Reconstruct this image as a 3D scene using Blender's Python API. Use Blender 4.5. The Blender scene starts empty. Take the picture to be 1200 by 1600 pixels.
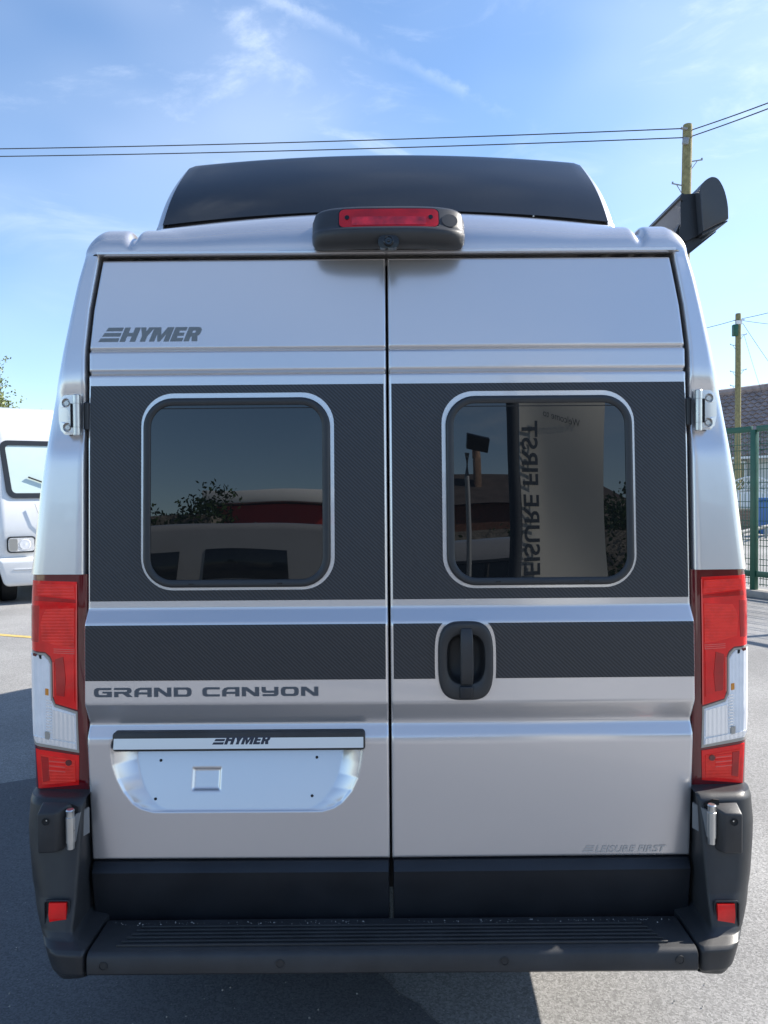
import bpy, bmesh, math, random
import numpy as np
from math import sin, cos, pi, radians as RAD
from mathutils import Vector, Matrix, geometry

random.seed(7)
S = bpy.context.scene
COL = S.collection

# ------------------------------------------------------------------ camera
CAM = Vector((-0.012, -2.07, 1.58))
F = 1200.0                                   # focal length in photo pixels (photo is 1200 x 1600)
RM = Matrix.Rotation(RAD(90 - 1.43), 3, 'X') @ Matrix.Rotation(RAD(-0.45), 3, 'Z')
cd = bpy.data.cameras.new('camera')
cd.sensor_fit = 'VERTICAL'; cd.sensor_height = 36.0; cd.lens = 36.0 * F / 1600.0
cd.clip_start = 0.05; cd.clip_end = 2000
cam = bpy.data.objects.new('camera', cd); COL.objects.link(cam)
cam.matrix_world = Matrix.Translation(CAM) @ RM.to_4x4()
S.camera = cam

def ray(px, py):
    return RM @ Vector(((px - 600) / F, (800 - py) / F, -1.0))
def at(px, py, Y):
    d = ray(px, py); return CAM + d * ((Y - CAM.y) / d.y)
def ground(px, py, z=0.0):
    d = ray(px, py); return CAM + d * ((z - CAM.z) / d.z)

# ------------------------------------------------------------------ light
SUN_AZ, SUN_EL = RAD(19), RAD(38)            # azimuth from +X (right) towards +Y (away)
SV = Vector((cos(SUN_AZ) * cos(SUN_EL), sin(SUN_AZ) * cos(SUN_EL), sin(SUN_EL)))
sl = bpy.data.lights.new('sun', 'SUN'); sl.energy = 5.0; sl.angle = RAD(0.55); sl.color = (1.0, 0.94, 0.85)
so = bpy.data.objects.new('sun', sl); COL.objects.link(so)
so.rotation_mode = 'QUATERNION'; so.rotation_quaternion = SV.to_track_quat('Z', 'Y')

W = bpy.data.worlds.new('World'); S.world = W; W.use_nodes = True
nt = W.node_tree; nt.nodes.clear()
def wn(t, **k):
    n = nt.nodes.new(t)
    for a, b in k.items(): setattr(n, a, b)
    return n
def wl(a, b): nt.links.new(a, b)
out = wn('ShaderNodeOutputWorld'); bg = wn('ShaderNodeBackground'); bg.inputs[1].default_value = 0.122
sky = wn('ShaderNodeTexSky', sky_type='NISHITA'); sky.sun_disc = False
sky.sun_elevation = SUN_EL; sky.sun_rotation = RAD(90) - SUN_AZ
sky.air_density = 1.0; sky.dust_density = 0.35; sky.ozone_density = 3.2; sky.altitude = 50
tc = wn('ShaderNodeTexCoord')
def wmath(op, a, b=None, clamp=False):
    m = wn('ShaderNodeMath', operation=op); m.use_clamp = clamp
    for i, v in enumerate((a, b)):
        if v is None: continue
        if isinstance(v, (int, float)): m.inputs[i].default_value = v
        else: wl(v, m.inputs[i])
    return m.outputs[0]
def wdot(vec):
    m = wn('ShaderNodeVectorMath', operation='DOT_PRODUCT'); wl(tc.outputs['Generated'], m.inputs[0])
    m.inputs[1].default_value = vec; return m.outputs['Value']
def wnoise(scale, detail, rough, stretch, rot=(0, 0, 0), dist=0.0):
    mp = wn('ShaderNodeMapping'); mp.inputs['Scale'].default_value = stretch; mp.inputs['Rotation'].default_value = rot
    wl(tc.outputs['Generated'], mp.inputs[0])
    n = wn('ShaderNodeTexNoise'); n.inputs['Scale'].default_value = scale; n.inputs['Detail'].default_value = detail
    n.inputs['Roughness'].default_value = rough; n.inputs['Distortion'].default_value = dist
    wl(mp.outputs[0], n.inputs['Vector']); return n.outputs['Fac']
def wrange(v, a, b, c, d):
    m = wn('ShaderNodeMapRange', interpolation_type='SMOOTHSTEP'); wl(v, m.inputs[0])
    for i, x in enumerate((a, b, c, d)): m.inputs[i + 1].default_value = x
    return m.outputs[0]
veil = wrange(wnoise(1.6, 3, 0.5, (1, 1, 2.0)), 0.42, 0.78, 0.0, 0.27)
wisp = wmath('MULTIPLY', wrange(wnoise(5.0, 8, 0.62, (1.0, 1.0, 3.2), (0.2, 0.5, 0.3), 0.6), 0.50, 0.82, 0.0, 0.42),
             wrange(wnoise(1.9, 2, 0.5, (1, 1, 1)), 0.42, 0.66, 0.0, 1.0))
# one condensation trail across the upper sky: a thin band round a great circle
d1, d2 = ray(420, 0).normalized(), ray(850, 205).normalized()
tn = d1.cross(d2).normalized(); tm = (d1 + d2).normalized(); ta = (d2 - d1).normalized()
rag = wnoise(14.0, 6, 0.65, (1, 1, 1))
off = wmath('ADD', wdot(tn), wmath('MULTIPLY', wmath('SUBTRACT', rag, 0.5), 0.035))
band = wrange(wmath('ABSOLUTE', off), 0.0, 0.010, 1.0, 0.0)
along = wdot(ta)
a0 = ta.dot(d1); a1 = ta.dot(d2)
lim = wmath('MULTIPLY', wrange(along, a0 - 0.35, a0 - 0.05, 0, 1), wrange(along, a1 - 0.03, a1 + 0.03, 1, 0))
front = wrange(wdot(tm), 0.5, 0.7, 0, 1)
trail = wmath('MULTIPLY', wmath('MULTIPLY', band, lim), wmath('MULTIPLY', front, wmath('MULTIPLY', wrange(rag, 0.36, 0.66, 0.0, 0.24), wrange(wnoise(6.0, 3, 0.5, (1, 1, 1)), 0.38, 0.6, 0.35, 1.0))))
cl = wmath('ADD', wmath('ADD', veil, wisp), trail, clamp=True)
mix = wn('ShaderNodeMix', data_type='RGBA'); wl(cl, mix.inputs[0])
hsv = wn('ShaderNodeHueSaturation'); hsv.inputs['Saturation'].default_value = 1.05; wl(sky.outputs[0], hsv.inputs['Color']); wl(hsv.outputs[0], mix.inputs[6])
mix.inputs[7].default_value = (5.6, 6.1, 6.8, 1)
wl(mix.outputs[2], bg.inputs[0]); wl(bg.outputs[0], out.inputs[0])

S.view_settings.view_transform = 'Standard'; S.view_settings.look = 'None'
S.view_settings.exposure = 0.97; S.view_settings.gamma = 1.0; S.view_settings.use_curve_mapping = False
S.render.engine = 'CYCLES'
S.cycles.use_denoising = True
S.cycles.max_bounces = 8; S.cycles.transparent_max_bounces = 12
S.cycles.caustics_reflective = False; S.cycles.caustics_refractive = False

# ------------------------------------------------------------------ materials
MATS = {}
def mat(name, col, rough=0.5, metal=0.0, coat=0.0, coat_rough=0.03, spec=0.5, ior=None, var=None, rvar=None, bump=None,
        alpha=None, emit=None, trans=0.0, flute=None):
    """var=(scale, amount[, detail]); rvar=(scale, amount); bump=(scale, distance[, detail])"""
    m = bpy.data.materials.new(name); m.use_nodes = True; n = m.node_tree.nodes; l = m.node_tree.links
    p = n['Principled BSDF']; I = p.inputs
    I['Base Color'].default_value = (*col, 1); I['Roughness'].default_value = rough; I['Metallic'].default_value = metal
    I['Coat Weight'].default_value = coat; I['Coat Roughness'].default_value = coat_rough
    I['Specular IOR Level'].default_value = spec
    if ior: I['IOR'].default_value = ior
    if trans: I['Transmission Weight'].default_value = trans
    t = n.new('ShaderNodeTexCoord')
    def noise(scale, detail=4, rough_=0.55):
        x = n.new('ShaderNodeTexNoise'); x.inputs['Scale'].default_value = scale; x.inputs['Detail'].default_value = detail
        x.inputs['Roughness'].default_value = rough_
        l.new(t.outputs['Object'], x.inputs['Vector']); return x.outputs['Fac']
    if var:
        r = n.new('ShaderNodeMapRange'); r.inputs[1].default_value = 0.25; r.inputs[2].default_value = 0.75
        r.inputs[3].default_value = 1 - var[1]; r.inputs[4].default_value = 1 + var[1]
        l.new(noise(var[0], var[2] if len(var) > 2 else 4), r.inputs[0])
        mx = n.new('ShaderNodeMix'); mx.data_type = 'RGBA'; mx.blend_type = 'MULTIPLY'; mx.inputs[0].default_value = 1
        mx.inputs[6].default_value = (*col, 1); l.new(r.outputs[0], mx.inputs[7]); l.new(mx.outputs[2], I['Base Color'])
    if rvar:
        r = n.new('ShaderNodeMapRange'); r.inputs[1].default_value = 0.3; r.inputs[2].default_value = 0.7
        r.inputs[3].default_value = max(0.0, rough - rvar[1]); r.inputs[4].default_value = min(1.0, rough + rvar[1])
        l.new(noise(rvar[0]), r.inputs[0]); l.new(r.outputs[0], I['Roughness'])
    if bump:
        b = n.new('ShaderNodeBump'); b.inputs['Distance'].default_value = bump[1]; b.inputs['Strength'].default_value = 1.0
        l.new(noise(bump[0], bump[2] if len(bump) > 2 else 3), b.inputs['Height']); l.new(b.outputs[0], I['Normal'])
    if flute:                                   # (axis, pitch, depth): moulded optic ribs
        sp = n.new('ShaderNodeSeparateXYZ'); l.new(t.outputs['Object'], sp.inputs[0])
        f = n.new('ShaderNodeMath'); f.operation = 'MULTIPLY'; f.inputs[1].default_value = 2 * pi / flute[1]; l.new(sp.outputs[flute[0]], f.inputs[0])
        w = n.new('ShaderNodeMath'); w.operation = 'SINE'; l.new(f.outputs[0], w.inputs[0])
        b2 = n.new('ShaderNodeBump'); b2.inputs['Distance'].default_value = flute[2]; l.new(w.outputs[0], b2.inputs['Height']); l.new(b2.outputs[0], I['Normal'])
    MATS[name] = m; return m

M = {}
M['paint'] = mat('silver_metallic_paint', (0.70, 0.682, 0.685), 0.27, 0.70, 1.0, 0.02)
M['plastic'] = mat('black_textured_plastic', (0.030, 0.031, 0.033), 0.46, bump=(700, 0.0003), rvar=(7, 0.10), var=(9, 0.30, 8))
M['trim'] = mat('dark_smooth_trim', (0.014, 0.016, 0.020), 0.40, bump=(900, 0.0001), rvar=(5, 0.08), var=(7, 0.3, 8))
M['cap_grey'] = mat('satin_anthracite_plastic', (0.055, 0.060, 0.068), 0.38, rvar=(8, 0.06))
M['rubber'] = mat('black_rubber', (0.008, 0.008, 0.009), 0.7)
M['gloss_black'] = mat('gloss_black', (0.008, 0.009, 0.011), 0.22, rvar=(14, 0.04))
M['frame'] = mat('window_frame_grey', (0.022, 0.025, 0.029), 0.38, bump=(700, 0.0001), rvar=(8, 0.05))
M['pane'] = mat('tinted_pane', (0.005, 0.006, 0.007), 0.0, spec=0.5, ior=1.72)
M['metal'] = mat('zinc_metal', (0.62, 0.62, 0.60), 0.33, 0.9, rvar=(20, 0.08))
M['alu'] = mat('brushed_aluminium', (0.78, 0.78, 0.77), 0.34, 0.8)
M['letter_grey'] = mat('grey_vinyl', (0.17, 0.19, 0.20), 0.35)
M['letter_slate'] = mat('slate_vinyl', (0.085, 0.10, 0.12), 0.30)
M['letter_ink'] = mat('dark_ink', (0.025, 0.03, 0.05), 0.4)
M['letter_pale'] = mat('pale_vinyl', (0.56, 0.585, 0.61), 0.28, 0.7)
M['red_dark'] = mat('dark_red_plastic', (0.13, 0.003, 0.007), 0.08, coat=1, bump=(40, 0.0004))
M['red'] = mat('red_lens', (0.92, 0.010, 0.010), 0.14, coat=.6, spec=.3, bump=(28, 0.0012, 1), var=(11, 0.3))
M['red_deep'] = mat('deep_red_lens', (0.50, 0.004, 0.006), 0.14, coat=.5, var=(14, 0.3), bump=(30, 0.001, 1))
M['red_bright'] = mat('bright_red_reflector', (1.0, 0.040, 0.026), 0.2, coat=.3, spec=.3, var=(26, 0.2), flute=(2, 0.0085, 0.0003))
M['red_streak'] = mat('streaked_red_lens', (0.62, 0.012, 0.02), 0.10, coat=1, var=(26, 0.55, 2), bump=(30, 0.0015, 1))
M['red_line'] = mat('red_reflector_line', (0.95, 0.10, 0.08), 0.15, coat=1)
M['clear'] = mat('clear_lens_white', (0.90, 0.90, 0.91), 0.16, coat=.6, var=(16, 0.10), flute=(0, 0.010, 0.0003))
M['clear_bright'] = mat('clear_lens_reflector', (0.97, 0.97, 0.97), 0.2, 0.5, coat=.6, flute=(0, 0.012, 0.0006))
M['lens_edge'] = mat('lens_edge_grey', (0.42, 0.41, 0.38), 0.3, 0.4)
M['amber'] = mat('amber_bulb', (0.75, 0.30, 0.05), 0.25)
M['white_body'] = mat('white_gelcoat', (0.78, 0.78, 0.77), 0.16, coat=0.5, var=(2, 0.03))
M['tyre'] = mat('tyre', (0.012, 0.012, 0.013), 0.75, bump=(60, 0.002))
M['dark_glass'] = mat('dark_glass', (0.012, 0.015, 0.018), 0.03, ior=1.6)
M['blind'] = mat('pale_blind', (0.62, 0.74, 0.70), 0.12, coat=1, var=(1.5, 0.08))
M['wood'] = mat('weathered_pole_wood', (0.24, 0.215, 0.105), 0.85, var=(9, 0.35), bump=(30, 0.01))
M['steel'] = mat('galvanised_steel', (0.30, 0.31, 0.32), 0.5, 0.6)
M['guard'] = mat('dull_grey_rail', (0.10, 0.105, 0.11), 0.6)
M['cable'] = mat('cable_black', (0.03, 0.03, 0.035), 0.6)
M['green'] = mat('green_powder_coat', (0.009, 0.085, 0.05), 0.4, var=(5, 0.15))
M['tile'] = mat('brown_roof_tile', (0.30, 0.238, 0.22), 0.8, var=(2.2, 0.4, 8), bump=(20, 0.01))
M['tile_dark'] = mat('dark_roof_tile', (0.06, 0.05, 0.048), 0.8, var=(2.2, 0.4, 8))
M['brick_dark'] = mat('dark_brick', (0.14, 0.07, 0.045), 0.85, var=(6, 0.35))  # darker, duller brick tone for the chimney house walls
M['render'] = mat('white_render', (0.68, 0.67, 0.64), 0.85, var=(1.2, 0.1), bump=(50, 0.004))
M['upvc'] = mat('white_upvc', (0.78, 0.78, 0.77), 0.35)
M['brick'] = mat('brick_wall', (0.27, 0.18, 0.13), 0.85, var=(9, 0.35), bump=(40, 0.006))
M['stone'] = mat('buff_stone', (0.42, 0.35, 0.25), 0.85, var=(5, 0.3), bump=(30, 0.006))
M['bin_blue'] = mat('blue_bin_plastic', (0.025, 0.13, 0.38), 0.4)
M['leaf'] = mat('birch_leaf', (0.16, 0.20, 0.055), 0.55, var=(0.7, 0.45))
M['leaf_dark'] = mat('hedge_leaf', (0.045, 0.085, 0.022), 0.55, var=(0.6, 0.5))
M['bark'] = mat('bark', (0.20, 0.18, 0.155), 0.85, var=(6, 0.4), bump=(20, 0.02))
M['red_wall'] = mat('red_cladding', (0.42, 0.035, 0.03), 0.5, var=(1, 0.12))
M['banner'] = mat('white_banner_fabric', (0.66, 0.65, 0.60), 0.8, var=(1.5, 0.03))
M['sleeve'] = mat('dark_blue_sleeve', (0.035, 0.045, 0.06), 0.7)
M['line'] = mat('worn_yellow_paint', (0.52, 0.38, 0.12), 0.8, var=(14, 0.4, 8))

def carbon():
    m = mat('carbon_weave_vinyl', (0.03, 0.034, 0.042), 0.36)
    n = m.node_tree.nodes; l = m.node_tree.links; p = n['Principled BSDF']
    t = n.new('ShaderNodeTexCoord'); sp = n.new('ShaderNodeSeparateXYZ'); l.new(t.outputs['Object'], sp.inputs[0])
    a = n.new('ShaderNodeMath'); a.operation = 'MULTIPLY_ADD'; a.inputs[1].default_value = 0.95
    l.new(sp.outputs[0], a.inputs[0]); l.new(sp.outputs[2], a.inputs[2])
    f = n.new('ShaderNodeMath'); f.operation = 'MULTIPLY'; f.inputs[1].default_value = 2 * pi / 0.0105; l.new(a.outputs[0], f.inputs[0])
    s = n.new('ShaderNodeMath'); s.operation = 'SINE'; l.new(f.outputs[0], s.inputs[0])
    r = n.new('ShaderNodeMapRange'); r.inputs[1].default_value = -1; r.inputs[2].default_value = 1
    l.new(s.outputs[0], r.inputs[0])
    mx = n.new('ShaderNodeMix'); mx.data_type = 'RGBA'; l.new(r.outputs[0], mx.inputs[0])
    mx.inputs[6].default_value = (0.013, 0.015, 0.019, 1); mx.inputs[7].default_value = (0.037, 0.041, 0.049, 1)
    l.new(mx.outputs[2], p.inputs['Base Color'])
    rr = n.new('ShaderNodeMapRange'); rr.inputs[1].default_value = -1; rr.inputs[2].default_value = 1
    rr.inputs[3].default_value = 0.48; rr.inputs[4].default_value = 0.30; l.new(s.outputs[0], rr.inputs[0])
    l.new(rr.outputs[0], p.inputs['Roughness'])
    p.inputs['Coat Weight'].default_value = 0.12
    cz = n.new('ShaderNodeTexNoise'); cz.inputs['Scale'].default_value = 2.2; cz.inputs['Detail'].default_value = 5; l.new(t.outputs['Object'], cz.inputs['Vector'])
    cr_ = n.new('ShaderNodeMapRange'); cr_.inputs[1].default_value = .3; cr_.inputs[2].default_value = .7; cr_.inputs[3].default_value = .12; cr_.inputs[4].default_value = .42
    l.new(cz.outputs[0], cr_.inputs[0]); l.new(cr_.outputs[0], p.inputs['Coat Roughness'])
    b = n.new('ShaderNodeBump'); b.inputs['Distance'].default_value = 0.0002; l.new(s.outputs[0], b.inputs['Height'])
    l.new(b.outputs[0], p.inputs['Normal'])
    return m
M['carbon'] = carbon()

def popblack():
    m = mat('dark_grained_panel', (0.016, 0.017, 0.019), 0.10, coat=0.6, bump=(420, 0.00006), var=(500, 0.5, 1))
    return m
M['pop'] = popblack()

def cover_mat():
    m = bpy.data.materials.new('clear_outer_cover'); m.use_nodes = True; n = m.node_tree.nodes; l = m.node_tree.links
    n.clear(); o = n.new('ShaderNodeOutputMaterial'); mx = n.new('ShaderNodeMixShader')
    tr = n.new('ShaderNodeBsdfTransparent'); gl = n.new('ShaderNodeBsdfGlossy'); gl.inputs['Roughness'].default_value = 0.02
    fr = n.new('ShaderNodeFresnel'); fr.inputs[0].default_value = 1.35
    l.new(fr.outputs[0], mx.inputs[0]); l.new(tr.outputs[0], mx.inputs[1]); l.new(gl.outputs[0], mx.inputs[2]); l.new(mx.outputs[0], o.inputs[0])
    return m
M['cover'] = cover_mat()

def tarmac(name, lo, hi, grain, bumpd, patch=0.15, tint=(1, 0.985, 0.96)):
    m = bpy.data.materials.new(name); m.use_nodes = True; n = m.node_tree.nodes; l = m.node_tree.links
    p = n['Principled BSDF']; p.inputs['Roughness'].default_value = 0.9; p.inputs['Specular IOR Level'].default_value = 0.3
    t = n.new('ShaderNodeTexCoord')
    v = n.new('ShaderNodeTexVoronoi'); v.inputs['Scale'].default_value = grain; l.new(t.outputs['Object'], v.inputs['Vector'])
    rgb = n.new('ShaderNodeSeparateColor'); l.new(v.outputs['Color'], rgb.inputs[0])
    x = n.new('ShaderNodeTexNoise'); x.inputs['Scale'].default_value = grain * 1.7; x.inputs['Detail'].default_value = 3; l.new(t.outputs['Object'], x.inputs['Vector'])
    big = n.new('ShaderNodeTexNoise'); big.inputs['Scale'].default_value = 0.7; big.inputs['Detail'].default_value = 6; l.new(t.outputs['Object'], big.inputs['Vector'])
    a = n.new('ShaderNodeMath'); a.operation = 'MULTIPLY_ADD'; a.inputs[1].default_value = 0.55; l.new(rgb.outputs[0], a.inputs[0])
    b = n.new('ShaderNodeMath'); b.operation = 'MULTIPLY'; b.inputs[1].default_value = 0.45; l.new(x.outputs[0], b.inputs[0]); l.new(b.outputs[0], a.inputs[2])
    c1 = tuple(lo * k for k in tint) + (1,); c2 = tuple(hi * k for k in tint) + (1,)
    mx = n.new('ShaderNodeMix'); mx.data_type = 'RGBA'; mx.inputs[6].default_value = c1; mx.inputs[7].default_value = c2; l.new(a.outputs[0], mx.inputs[0])
    r = n.new('ShaderNodeMapRange'); r.inputs[1].default_value = 0.3; r.inputs[2].default_value = 0.7; r.inputs[3].default_value = 1 - patch; r.inputs[4].default_value = 1 + patch
    l.new(big.outputs[0], r.inputs[0])
    mm = n.new('ShaderNodeMix'); mm.data_type = 'RGBA'; mm.blend_type = 'MULTIPLY'; mm.inputs[0].default_value = 1
    l.new(mx.outputs[2], mm.inputs[6]); l.new(r.outputs[0], mm.inputs[7]); l.new(mm.outputs[2], p.inputs['Base Color'])
    bp = n.new('ShaderNodeBump'); bp.inputs['Distance'].default_value = bumpd; l.new(a.outputs[0], bp.inputs['Height']); l.new(bp.outputs[0], p.inputs['Normal'])
    return m
M['tarmac_old'] = tarmac('old_pale_tarmac', 0.13, 0.43, 165, 0.005, 0.22)
M['tarmac_new'] = tarmac('new_dark_tarmac', 0.07, 0.19, 190, 0.0025, 0.12, (0.96, 0.98, 1.03))
M['grit'] = mat('pale_grit', (0.36, 0.34, 0.31), 0.85, var=(40, 0.4))
M['concrete'] = mat('concrete_kerb', (0.33, 0.31, 0.28), 0.9, var=(4, 0.25), bump=(60, 0.004))

# ------------------------------------------------------------------ object helpers
def thing(name, label, cat, loc=(0, 0, 0), rz=0.0, group=None):
    o = bpy.data.objects.new(name, None); COL.objects.link(o); o.empty_display_size = 0.2
    o.location = loc; o.rotation_euler = (0, 0, rz); o['label'] = label; o['category'] = cat
    if group: o['group'] = group
    return o
def tag(o, label=None, cat=None, group=None, kind=None):
    for k, v in (('label', label), ('category', cat), ('group', group), ('kind', kind)):
        if v: o[k] = v
    return o

class MB:
    """collects geometry for ONE mesh object"""
    def __init__(s): s.v = []; s.f = []
    def add(s, vs, fs):
        b = len(s.v); s.v += [tuple(p) for p in vs]; s.f += [tuple(b + i for i in f) for f in fs]; return s
    def grid(s, rows, cu=False, cv=False):
        nr, nc = len(rows), len(rows[0]); vs = [p for r in rows for p in r]; fs = []
        for i in range(nr if cv else nr - 1):
            for j in range(nc if cu else nc - 1):
                a, b = i, (i + 1) % nr; c, d = j, (j + 1) % nc
                fs.append((a * nc + c, a * nc + d, b * nc + d, b * nc + c))
        return s.add(vs, fs)
    def box(s, c, size, mtx=None, bevel=0.0, seg=2, taper=None):
        bm = bmesh.new(); bmesh.ops.create_cube(bm, size=1.0)
        for v in bm.verts: v.co = Vector((v.co.x * size[0], v.co.y * size[1], v.co.z * size[2]))
        if taper:
            for v in bm.verts: taper(v)
        if bevel: bmesh.ops.bevel(bm, geom=bm.edges[:], offset=bevel, segments=seg, profile=0.5, affect='EDGES')
        for v in bm.verts: v.co = (mtx @ v.co if mtx else v.co) + Vector(c)
        s.bm(bm); return s
    def bm(s, bm):
        bm.verts.index_update(); s.add([v.co for v in bm.verts], [[v.index for v in f.verts] for f in bm.faces]); bm.free(); return s
    def cyl(s, p0, p1, r0, r1=None, n=16, caps=True):
        p0, p1 = Vector(p0), Vector(p1); r1 = r0 if r1 is None else r1; d = (p1 - p0).normalized()
        u = d.orthogonal().normalized(); w = d.cross(u)
        a = [p0 + (u * cos(2 * pi * k / n) + w * sin(2 * pi * k / n)) * r0 for k in range(n)]
        b = [p1 + (u * cos(2 * pi * k / n) + w * sin(2 * pi * k / n)) * r1 for k in range(n)]
        fs = [(k, (k + 1) % n, n + (k + 1) % n, n + k) for k in range(n)]
        if caps: fs += [tuple(reversed(range(n))), tuple(range(n, 2 * n))]
        return s.add(a + b, fs)
    def lathe(s, c, axis, prof, n=24):
        """prof = [(along, radius)]"""
        axis = Vector(axis).normalized(); u = axis.orthogonal().normalized(); w = axis.cross(u); c = Vector(c)
        return s.grid([[c + axis * a + (u * cos(2 * pi * k / n) + w * sin(2 * pi * k / n)) * r for k in range(n)] for a, r in prof], cu=True)
    def tube(s, pts, r, n=8):
        pts = [Vector(p) for p in pts]; rows = []
        for i, p in enumerate(pts):
            d = (pts[min(i + 1, len(pts) - 1)] - pts[max(i - 1, 0)]).normalized()
            u = d.cross(Vector((0, 0, 1)));  u = u.normalized() if u.length > 1e-3 else d.orthogonal().normalized(); w = d.cross(u)
            rr = r[i] if isinstance(r, (list, tuple)) else r
            rows.append([p + (u * cos(2 * pi * k / n) + w * sin(2 * pi * k / n)) * rr for k in range(n)])
        s.grid(rows, cu=True); b = len(s.v) - n
        s.f.append(tuple(range(b, b + n))); s.f.append(tuple(reversed(range(b - n * (len(pts) - 1), b - n * (len(pts) - 2)))))
        return s
    def build(s, name, m, parent=None, smooth=True, angle=40, loc=None):
        me = bpy.data.meshes.new(name); me.from_pydata(s.v, [], s.f); me.validate()
        bm = bmesh.new(); bm.from_mesh(me); bmesh.ops.remove_doubles(bm, verts=bm.verts, dist=1e-6)
        bmesh.ops.recalc_face_normals(bm, faces=bm.faces); bm.to_mesh(me); bm.free()
        me.materials.append(m)
        if smooth:
            me.polygons.foreach_set('use_smooth', [True] * len(me.polygons))
            try: me.set_sharp_from_angle(angle=RAD(angle))
            except Exception: pass
        o = bpy.data.objects.new(name, me); COL.objects.link(o)
        if loc: o.location = loc
        if parent: o.parent = parent
        return o

def flat(outer, holes=(), cutx=(), cutz=()):
    """2-D polygon (x, z) with holes -> bmesh in the plane y=0, cut along the given lines"""
    loops = [[Vector((p[0], p[1], 0)) for p in lp] for lp in (outer, *holes)]
    tris = geometry.tessellate_polygon(loops); pts = [p for lp in loops for p in lp]
    bm = bmesh.new(); vs = [bm.verts.new((p.x, 0, p.y)) for p in pts]
    for t in tris:
        try: bm.faces.new([vs[i] for i in t])
        except ValueError: pass
    for x in cutx: bmesh.ops.bisect_plane(bm, geom=bm.verts[:] + bm.edges[:] + bm.faces[:], plane_co=(x, 0, 0), plane_no=(1, 0, 0))
    for z in cutz: bmesh.ops.bisect_plane(bm, geom=bm.verts[:] + bm.edges[:] + bm.faces[:], plane_co=(0, 0, z), plane_no=(0, 0, 1))
    return bm
def patch(mb, outer, fn, holes=(), thick=0.001, cutx=(), cutz=(), mirror=1):
    """a sheet of the given outline laid on the surface y = fn(x, z), thickness towards +y"""
    bm = flat(outer, holes, cutx, cutz); bm.verts.index_update()
    n = len(bm.verts); fr = []; bk = []
    for v in bm.verts:
        y = fn(v.co.x, v.co.z); fr.append((mirror * v.co.x, y, v.co.z)); bk.append((mirror * v.co.x, y + thick, v.co.z))
    fs = [[v.index for v in f.verts] for f in bm.faces]; al = list(fs)
    al += [[n + i for i in reversed(f)] for f in fs]
    for e in bm.edges:
        if len(e.link_faces) == 1:
            a, b = e.verts[0].index, e.verts[1].index; al.append([a, b, n + b, n + a])
    bm.free(); mb.add(fr + bk, al); return mb
def rrect(x0, z0, x1, z1, r, n=8):
    out_ = []
    for cx, cz, a in ((x1 - r, z1 - r, 0), (x0 + r, z1 - r, 90), (x0 + r, z0 + r, 180), (x1 - r, z0 + r, 270)):
        for k in range(n + 1):
            t = RAD(a + 90 * k / n); out_.append((cx + r * cos(t), cz + r * sin(t)))
    return out_
def sell(cx, cz, a, b, e, n=48):
    o = []
    for k in range(n):
        t = 2 * pi * k / n; c, s_ = cos(t), sin(t)
        o.append((cx + a * math.copysign(abs(c) ** (2 / e), c), cz + b * math.copysign(abs(s_) ** (2 / e), s_)))
    return o
def text_mesh(txt, size, bold=0.0, shear=0.0, space=1.0):
    cu = bpy.data.curves.new('t', 'FONT'); cu.body = txt; cu.size = size; cu.offset = bold; cu.shear = shear; cu.space_character = space
    o = bpy.data.objects.new('t', cu); COL.objects.link(o)
    dg = bpy.context.evaluated_depsgraph_get(); me = bpy.data.meshes.new_from_object(o.evaluated_get(dg))
    vs = [v.co.copy() for v in me.vertices]; fs = [tuple(p.vertices) for p in me.polygons]
    bpy.data.objects.remove(o); bpy.data.curves.remove(cu); bpy.data.meshes.remove(me)
    return vs, fs

# ------------------------------------------------------------------ ground
g = MB(); g.add([(-900, -900, 0), (900, -900, 0), (900, 900, 0), (-900, 900, 0)], [(0, 1, 2, 3)])
tag(g.build('ground', M['tarmac_old'], smooth=False), kind='structure')
p1, p2 = ground(586, 1520), ground(690, 1605)
ed = (p2 - p1).normalized()
g = MB(); edge = []
random.seed(3)
for k in range(60):
    t = -1.2 + k * 0.07; q = p1 + ed * t; edge.append((q.x + random.uniform(-.012, .012), q.y + random.uniform(-.012, .012), 0.004))
a = edge[0]; fl = ground(0, 1226); fl2 = ground(62, 1214)
ring = edge + [(edge[-1][0] - 4, -4, 0.004), (-7, -4, 0.004), (-7, fl.y - 0.5, 0.004)]
fd = (fl2 - fl).normalized()
for k in range(40):
    t = -4.8 + k * 0.16; q = fl + fd * t
    if q.x < a[0] - .15: ring.append((q.x, q.y + random.uniform(-.02, .02), 0.004))
me = bpy.data.meshes.new('new_tarmac'); me.from_pydata(ring, [], [tuple(range(len(ring)))])
me.materials.append(M['tarmac_new']); o = bpy.data.objects.new('new_tarmac', me); COL.objects.link(o); tag(o, kind='structure')
# worn yellow bay line
a, b = ground(-40, 989), ground(75, 998)
n_ = Vector((-(b - a).y, (b - a).x, 0)).normalized() * 0.045
g = MB(); g.add([(a - n_).to_tuple()[:2] + (0.004,), (b - n_).to_tuple()[:2] + (0.004,), (b + n_).to_tuple()[:2] + (0.004,), (a + n_).to_tuple()[:2] + (0.004,)], [(0, 1, 2, 3)])
tag(g.build('bay_line', M['line'], smooth=False), kind='structure')

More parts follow.
